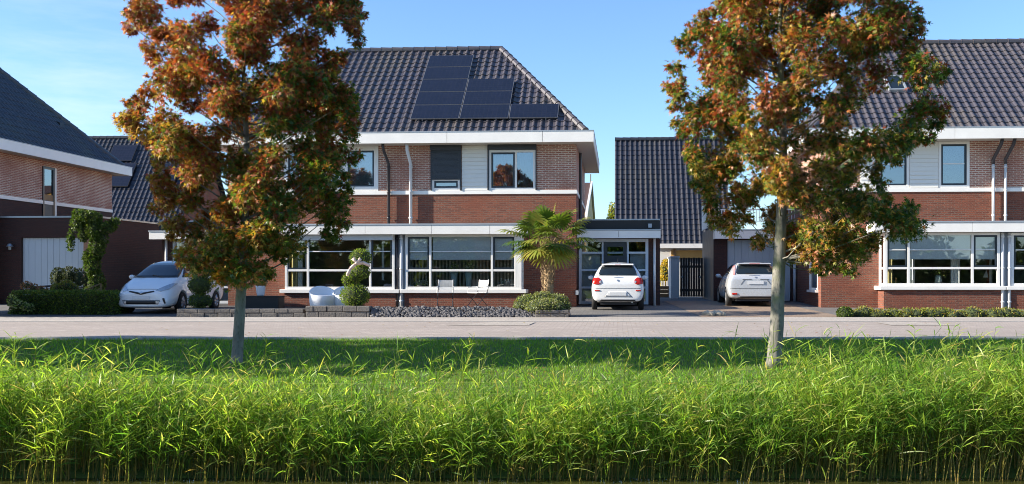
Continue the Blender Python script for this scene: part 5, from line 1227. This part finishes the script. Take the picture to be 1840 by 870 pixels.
# block wall (three lengths) and the rubble slope
def blockwall(label, u0, u1, d, vtop, dep=.5):
    a, b = PD(u0, 560, d), PD(u1, 560, d); zt1 = PD((u0+u1)/2, vtop, d).z; rows = 2; h = zt1/rows
    t = thing('garden_wall', label, 'low wall', ((a.x+b.x)/2, (a.y+b.y)/2, 0)); ax = (b-a); ax.z = 0; L = ax.length; ax.normalize(); ay = Vector((-ax.y, ax.x, 0))
    m = MB()
    for r in range(rows):
        x = -.2*(r % 2)
        while x < L:
            w = random.uniform(.36, .46); x0, x1 = max(0, x)+.006, min(L, x+w)-.006
            if x1-x0 > .04:
                o = random.uniform(-.012, .012); a0 = a+ax*x0+ay*o; z0, z1 = r*h+.005, (r+1)*h-.005
                q = [a0, a0+ax*(x1-x0), a0+ax*(x1-x0)+ay*dep, a0+ay*dep]
                q = [Vector((k.x, k.y, 0)) for k in q]; m.add([k+Vector((0, 0, z0 if r else -.03)) for k in q]+[k+Vector((0, 0, z1+random.uniform(-.006, .004))) for k in q], F8)
            x += w
    m.build('blocks', M['stone_block'], t, bevel=.012)
    c = MB(); q = [a+ay*.03+ax*.02, b+ay*.03-ax*.02, b+ay*(dep-.03)-ax*.02, a+ay*(dep-.03)+ax*.02]; q = [Vector((k.x, k.y, 0)) for k in q]
    c.add([k+Vector((0, 0, -.03)) for k in q]+[k+Vector((0, 0, zt1-.03)) for k in q], F8); c.build('backing', M['soil'], t)
    return t
blockwall('low grey block wall under the orange tree, lower than its neighbour', 317, 548, 27.7, 555)
blockwall('grey block wall below the spiral topiary and the white tub chairs', 549, 664, 27.6, 550)
blockwall('short grey block wall at the foot of the palm shrub', 962, 1022, 27.5, 557)
t = thing('rock_bank', 'dark broken-stone bank edging the garden below the two folding chairs', 'rock bank', (PD(810, 560, 27.7).x, PD(810, 560, 27.7).y, 0))
m = MB(); rs = random.Random(3)
for i in range(1150):
    u = rs.uniform(668, 972 if i % 4 else 1010); k = rs.random(); d = 27.55+k*.26; q = PD(u, 560, d); z = .01+k*.27*(1 if u < 900 else max(.25, 1-(u-900)/130)); r = rs.uniform(.022, .058)
    m.ball((q.x, q.y, z), r, 6, 4, .28, (1, rs.uniform(.7, 1.1), rs.uniform(.6, .95)))
m.build('stones', M['rock'], t)
a, b = PD(667, 560, 27.75), PD(900, 560, 27.75); m = MB(); m.prism([(0, -.02), (.55, -.02), (.55, .27), (.2, .27)], 'x', 0, (b-a).length)
vv = [Vector(v) for v in m.v]; ax = (b-a).normalized(); ay = Vector((-ax.y, ax.x, 0)); m.v = [(Vector((a.x, a.y, 0))+ax*v.x+ay*v.y+Vector((0, 0, v.z)))[:] for v in vv]; m.build('earth', M['soil'], t)
# garden bed filling behind walls
a, b = PD(320, 560, 28.1), PD(1020, 560, 28.1)
# tub chairs
def tub_chair(label, u, d, rz):
    q = PD(u, 552, d); t = thing('tub_chair', label, 'chair', (q.x, q.y, .23), rz, 'white tub chairs in the front garden'); m = MB(); n = 24; A = []
    # moulded shell: round wall whose rim sweeps up from the arms to the back, local -y is the open front
    rows = []
    for k in range(n+1):
        a = 2*math.pi*k/n
        back = (1+math.sin(a))/2; h = .36+.27*back**1.6; ro, ri = .385, .335
        c, s_ = math.cos(a), math.sin(a)*.92
        rows.append([(ro*.90*c, ro*.90*s_, .0), (ro*c, ro*s_, .2), (ro*1.0*c, ro*1.0*s_, h-.02), (ro*.955*c, ro*.955*s_, h), (ri*.97*c, ri*.97*s_, h-.02), (ri*.86*c, ri*.86*s_, .30)])
    V = [p for r in rows for p in r]; F = []
    for k in range(n):
        for j in range(5): F.append((k*6+j, (k+1)*6+j, (k+1)*6+j+1, k*6+j+1))
    m.add(V, F); 
    for o in [m.v[i] for i in range(0)]: pass
    m.build('shell', M['plasticwhite'], t, smooth=True)  if False else None
    org = worg(t); m.v = [(Vector(v)+org)[:] for v in m.v]; m.build('shell', M['plasticwhite'], t, smooth=True, fix=True)
    s = MB(); s.lathe([(0, .305), (.27, .30), (.30, .27), (.31, .0), (0, .0)], (0, -.03, 0), 20); s.v = [(Vector(v)+org)[:] for v in s.v]; s.build('seat', M['plasticwhite'], t, smooth=False)
    return t
tub_chair('white tub chair standing free left of the spiral topiary', 580, 28.75, R_(28))
tub_chair('white tub chair partly hidden behind the spiral topiary', 622, 28.9, R_(12))
# folding chairs
def folding_chair():
    t = thing('folding_chair', '', 'chair'); w = .21
    def bar(m, *p, r=.011): m.tube(p, r, 6)
    m = MB(); bar(m, (-w, .22, 0), (-w, -.20, .45), (-w, -.20, .46)); bar(m, (-w, -.22, 0), (-w, .17, .46), (-w, .25, .86)); bar(m, (w, .22, 0), (w, -.20, .45), (w, -.20, .46)); bar(m, (w, -.22, 0), (w, .17, .46), (w, .25, .86)); bar(m, (-w, .22, 0.015), (w, .22, 0.015)); bar(m, (-w, -.22, .015), (w, -.22, .015)); bar(m, (-w, .25, .86), (w, .25, .86))
    m.build('frame', M['pipe_dark'], t)
    m = MB()
    for i in range(8): y = -.21+i*.055; m.box(-w-.01, w+.01, y, y+.036, .455, .472)
    m.build('seat', M['metalwhite'], t)
    m = MB()
    for i in range(9): z = .56+i*.034; y = .185+(z-.5)*.18; m.box(-w+.012, w-.012, y-.004, y+.008, z, z+.024)
    for x in (-w, w-.02): m.prism([(.185+.05*.18, .55), (.205+.05*.18, .55), (.255, .88), (.235, .88)], 'x', x, x+.02)
    m.build('backrest', M['metalwhite'], t)
    m = MB()
    for x in (-w-.015, w+.015): bar(m, (x, -.18, .63), (x, .2, .66), r=.014); bar(m, (x, -.16, .46), (x, -.18, .63), r=.009)
    m.build('armrest', M['metalwhite'], t); return t
c1 = folding_chair(); q = PD(800, 552, 29.4); c1.location = (q.x, q.y, .23); c1.rotation_euler.z = R_(6); c1['group'] = 'white folding chairs before the bay window'; c1['label'] = 'white folding chair facing forward, below the two tall vases'
c2 = copy_tree(c1); q = PD(858, 552, 29.3); c2.location = (q.x, q.y, .23); c2.rotation_euler.z = R_(-42); c2['label'] = 'white folding chair turned sideways on dark crossed legs, nearer the palm'
c1.scale = c2.scale = (1.05, 1.05, .92)
# vases, flowers and lamps on the window ledges
def vase(label, u, d, vb, vt, grp):
    b = PD(u, vb, d); hh = PD(u, vt, d).z-b.z; t = thing('vase', label, 'vase', b, group=grp); m = MB()
    m.lathe([(0, 0), (.075, 0), (.08, .01), (.10, hh*.5), (.135, hh), (.125, hh), (.09, hh*.5), (0, hh*.2)], b, 16); m.build('pot', M['ceramic'], t, smooth=True)
    P = np.array(b[:])+np.array([0, 0, hh+.16])+rng.normal(0, 1, (90, 3))*np.array([.10, .08, .07]); a = rand_unit(90); a[:, 2] += .6
    V, F, C = leaf_arrays(OVAL_V, OVAL_F, P, frames(a), rng.uniform(.05, .11, 90), pick([(.6, .58, .42), (.2, .24, .08), (.5, .45, .2)], [2, 2, 1], 90)); mesh_np('flowers', V, F, C, M['green'], t)
dv = 33.35
vase('pale teal flared vase, left of the pair in the right bay window', 816, dv, 518, 488, 'tall vases in the bay window')
vase('pale teal flared vase, right of the pair in the right bay window', 842, dv, 518, 488, 'tall vases in the bay window')
m = MB(); m.box(px(820, 520, YG+.4), px(848, 520, YG+.4), YG+.2, YG+.42, zs_-.02, zs_)
def posy(label, u, vb, d, w, cols):
    b = PD(u, vb, d); t = thing('flower_bowl', label, 'flower bowl', b); m = MB(); m.lathe([(0, 0), (w*.6, 0), (w, .10), (w*.92, .10), (0, .04)], b, 16); m.build('bowl', M['black'], t, smooth=True)
    n = 160; P = np.array(b[:])+np.array([0, 0, .17])+rng.normal(0, 1, (n, 3))*np.array([w*.5, w*.3, .05]); a = rand_unit(n); a[:, 2] += .5
    V, F, C = leaf_arrays(OVAL_V, OVAL_F, P, frames(a), rng.uniform(.05, .09, n), pick(cols, [3, 1], n)); mesh_np('flowers', V, F, C, M['green'], t)
posy('dark bowl of white flowers at the left end of the right bay window', 757, 518, dv, .24, [(.6, .66, .66), (.1, .14, .06)])
posy('dark bowl of blue-white flowers at the palm end of the bay window', 908, 518, dv, .2, [(.4, .5, .6), (.1, .14, .08)])
b = PD(1778, 513, 33.0); t = thing('table_lamp', 'table lamp with pale cone shade in the bay window at the right', 'lamp', b); m = MB(); m.lathe([(0, 0), (.08, 0), (.09, .02), (.03, .06), (.02, .3), (0, .3)], b, 14); m.build('lamp_base', M['black'], t, smooth=True); m = MB(); m.lathe([(.2, .26), (.10, .5), (.095, .5), (.19, .27)], b, 20); m.build('lamp_shade', M['blind'], t, smooth=True)
b = PD(1686, 513, 33.2); t = thing('vase', 'grey vase with green sprigs in the middle of the right-hand house window', 'vase', b); m = MB(); m.lathe([(0, 0), (.08, 0), (.12, .12), (.10, .3), (.07, .34), (.06, .33), (0, .05)], b, 16); m.build('pot', M['ceramic'], t, smooth=True)
P = np.array(b[:])+np.array([0, 0, .45])+rng.normal(0, 1, (70, 3))*np.array([.16, .12, .08]); V, F, C = leaf_arrays(OVAL_V, OVAL_F, P, frames(rand_unit(70)), rng.uniform(.05, .12, 70), pick([(.12, .16, .04), (.3, .3, .1)], [3, 1], 70)); mesh_np('sprigs', V, F, C, M['green'], t)
b = PD(1610, 513, 33.1); t = thing('candle_holder', 'slim brass candle holder at the left end of the right-hand house window', 'candle holder', b); m = MB(); m.lathe([(0, 0), (.06, 0), (.06, .02), (.018, .04), (.018, .22), (.035, .24), (.03, .26), (0, .26)], b, 12); m.build('stand', M['wood'], t, smooth=True)
# flower pot on the dark bench box
b = PD(468, 556, 29.6); t = thing('garden_box', 'black storage box behind the low block wall, under the white flower pot', 'box', (b.x, b.y, .2)); x0, x1 = PD(436, 550, 29.6).x, PD(501, 550, 29.6).x; z1 = PD(468, 532, 29.6).z
m = MB(); m.box(x0, x1, b.y, b.y+.55, .18, z1-.03); m.build('body', M['black'], t, bevel=.01); m = MB(); m.box(x0-.02, x1+.02, b.y-.02, b.y+.57, z1-.028, z1); m.build('lid', M['darkwood'], t, bevel=.01)
q = PD(463, 532, 29.6); q.z = z1; t = thing('flower_pot', 'white pot with dry golden grass standing on the black box', 'flower pot', (q.x, q.y+.25, z1)); c = (q.x, q.y+.25, z1); m = MB(); m.lathe([(0, 0), (.10, 0), (.115, .05), (.145, .27), (.15, .30), (.135, .30), (.12, .24), (0, .22)], c, 18); m.build('pot', M['pot'], t, smooth=True)
n = 260; P = np.array(c)+np.array([0, 0, .27])+rng.normal(0, 1, (n, 3))*np.array([.06, .06, .02]); a = rand_unit(n)*.55; a[:, 2] += 1.0
TV = OVAL_V*np.array([.16, 1, 1]); V, F, C = leaf_arrays(TV, OVAL_F, P, frames(a), rng.uniform(.12, .22, n), pick([(.50, .30, .06), (.42, .22, .05), (.3, .24, .08)], [3, 2, 1], n)); mesh_np('dry_grass', V, F, C, M['green'], t)
# stones at the edge of the drive
for (u, v, w, lab) in ((1271, 565, .26, 'pale stone log lying nearest the palm side of the driveway edge'), (1284, 568, .3, 'pale stone log lying lowest at the driveway edge'), (1291, 563, .24, 'pale stone log lying nearest the silver car')):
    q = PD(u, v, 28.6); t = thing('edging_stone', lab, 'stone', (q.x, q.y, .0), group='stones at the driveway edge'); m = MB(); m.tube([(q.x-.10, q.y+.18, .06), (q.x, q.y, .085), (q.x+w*.6, q.y-.22, .06)], [.06, .085, .06], 9); m.build('stone', M['stone'], t, smooth=True)
# passage: gate, post, planter, pickets
Yg = 42.6
def PYz(u, v): return PY(u, v, Yg)
t = thing('garden_gate', 'dark wooden gate closing the passage between the two garages', 'gate', (PYz(1238, 535).x, Yg, .2)); m = MB(); x0, x1 = PYz(1222, 500).x, PYz(1263, 500).x; zt1 = PYz(1240, 463).z; n = 9; w = (x1-x0)/n
for i in range(n): m.box(x0+i*w+.005, x0+(i+1)*w-.005, Yg, Yg+.03, .28, zt1+(.0 if i % 2 else -.01))
m.build('boards', M['darkwood'], t); m = MB(); m.box(x0, x1, Yg+.032, Yg+.08, .5, .6); m.build('rail', M['darkwood'], t); m = MB(); m.box(x0, x1, Yg+.032, Yg+.08, 1.5, 1.6); m.build('rail', M['darkwood'], t)
m = MB()
for u in (1226, 1258): q = PYz(u, 498); m.ball((q.x, Yg-.02, q.z), .04, 8, 6)
m.build('handle', M['lampmetal'], t)
t = thing('gate_post', 'pale rendered post beside the dark gate, lit on its left face', 'post', (PYz(1211, 535).x, Yg, .2)); m = MB(); m.box(PYz(1206, 500).x, PYz(1221, 500).x, Yg+.1, Yg+2.6, .15, zt1); m.build('post', M['white_wall'], t); m = MB(); m.box(PYz(1205, 500).x, PYz(1222, 500).x, Yg+.05, Yg+2.65, zt1, zt1+.06); m.build('cap', M['white_wall'], t)
t = thing('planter_box', 'brown wooden planter box in the sunlit garden behind the passage', 'planter', (PYz(1198, 535).x, Yg+2, .2)); x0, x1 = PY(1180, 520, 44.6).x, PY(1209, 520, 44.6).x; z1 = PY(1198, 514, 44.6).z; m = MB()
for i in range(3): m.box(x0, x1, 44.6, 45.2, .2+i*(z1-.2)/3+.01, .2+(i+1)*(z1-.2)/3-.01)
m.build('boards', M['wood'], t)
t = thing('picket_fence', 'short white picket fence behind the brown planter box', 'fence', (PY(1195, 520, 46.0).x, 46.0, .2)); m = MB(); x0, x1 = PY(1178, 520, 46).x, PY(1206, 520, 46).x; x = x0
while x < x1: m.box(x, x+.07, 46.0, 46.025, .2, PY(1195, 505, 46).z); x += .12
m.build('pickets', M['white'], t); m = MB(); m.box(x0, x1, 46.028, 46.06, .5, .56); m.build('rails', M['white'], t)
# wooden planter / trellis behind the hedge
d = 30.8; t = thing('trellis', 'slanting wooden trellis behind the clipped hedge, next to the vine', 'trellis', (PD(162, 530, d).x, PD(162, 530, d).y, .1)); m = MB()
def pt(u, v): return PD(u, v, d)
for (a, b) in (((136, 528), (181, 510)), ((140, 534), (181, 519)), ((145, 540), (181, 529))): m.tube([pt(*a), pt(*b)], .022, 6)
for (a, b) in (((150, 522), (150, 545)), ((166, 516), (166, 545)), ((181, 509), (181, 548))): m.tube([pt(*a), pt(*b)], .022, 6)
m.build('lattice', M['wood'], t)
d = 31.2; t = thing('garden_bench', 'dark slim metal bench back before the pale blue garage door', 'bench', (PD(72, 530, d).x, PD(72, 530, d).y, .1)); m = MB()
m.tube([PD(62, 516, d), PD(93, 514, d)], .03, 6); m.tube([PD(92, 512, d), PD(92, 550, d)], .035, 6); m.tube([PD(64, 514, d), PD(64, 550, d)], .03, 6); m.tube([PD(62, 534, d), PD(93, 534, d)], .04, 6); m.build('frame', M['pipe_dark'], t)
# ================================================================== light, sky, camera
AZ, EL = R_(11.5), R_(22.0)                          # sun travels along +x, a little towards the facades
sd = Vector((math.cos(AZ)*math.cos(EL), math.sin(AZ)*math.cos(EL), -math.sin(EL)))
L = D.lights.new('sun', 'SUN'); L.energy = 5.0; L.angle = R_(.5); L.color = (1.0, .90, .75)
so = D.objects.new('sun', L); COL.objects.link(so); so.rotation_euler = sd.to_track_quat('-Z', 'Y').to_euler()
w = D.worlds.new('World'); SC.world = w; w.use_nodes = True; n, l = w.node_tree.nodes, w.node_tree.links
bg = n['Background']; sky = n.new('ShaderNodeTexSky'); sky.sky_type = 'NISHITA'; sky.sun_disc = False; sky.sun_elevation = EL
sky.sun_rotation = math.atan2(-sd.x, -sd.y); sky.air_density = 1.0; sky.dust_density = .3; sky.ozone_density = 3.0
tc = n.new('ShaderNodeTexCoord').outputs['Generated']
mp = n.new('ShaderNodeMapping'); mp.inputs['Scale'].default_value = (1, 1, 5.5); l.new(tc, mp.inputs[0])
f = noise(n, l, mp.outputs[0], 5.5, 7, .6)
def vmath(op, a, b):
    x = n.new('ShaderNodeVectorMath'); x.operation = op; l.new(a, x.inputs[0]); x.inputs[1].default_value = b; return x.outputs[1] if op == 'DOT_PRODUCT' else x.outputs[0]
c = (PD(150, 215, 1)-Vector((0, 0, CH))).normalized()
near = ramp(n, l, vmath('DOT_PRODUCT', tc, c), .990, .9995)
cl = ramp(n, l, f, .44, .72)
mm = n.new('ShaderNodeMath'); mm.operation = 'MULTIPLY'; l.new(near, mm.inputs[0]); l.new(cl, mm.inputs[1])
m2 = n.new('ShaderNodeMath'); m2.operation = 'MULTIPLY'; m2.inputs[1].default_value = .28; l.new(mm.outputs[0], m2.inputs[0])
skc = mixc(n, l, sky.outputs[0], (.84, .97, 1.13), 1.0, 'MULTIPLY'); col = mixc(n, l, skc, (5.6, 5.7, 6.0), m2.outputs[0]); l.new(col, bg.inputs['Color']); bg.inputs['Strength'].default_value = .09
cam = D.cameras.new('camera'); co = D.objects.new('camera', cam); COL.objects.link(co)
co.location = (0, 0, CH); co.rotation_euler = (math.pi/2, 0, TH); cam.sensor_width = 36; cam.lens = FPX/1840*36
cam.shift_x = -(U0-920)/1840; cam.shift_y = (V0-435)/1840; cam.clip_start = .05; cam.clip_end = 3000
SC.camera = co
SC.view_settings.view_transform = 'Standard'; SC.view_settings.look = 'None'; SC.view_settings.gamma = 1; SC.view_settings.exposure = 1.38
SC.cycles.max_bounces = 8; SC.cycles.transparent_max_bounces = 16; SC.cycles.diffuse_bounces = 4; SC.cycles.glossy_bounces = 4
SC.cycles.sample_clamp_indirect = 6; SC.cycles.filter_width = 1.0
try: SC.cycles.use_denoising = True
except Exception: pass
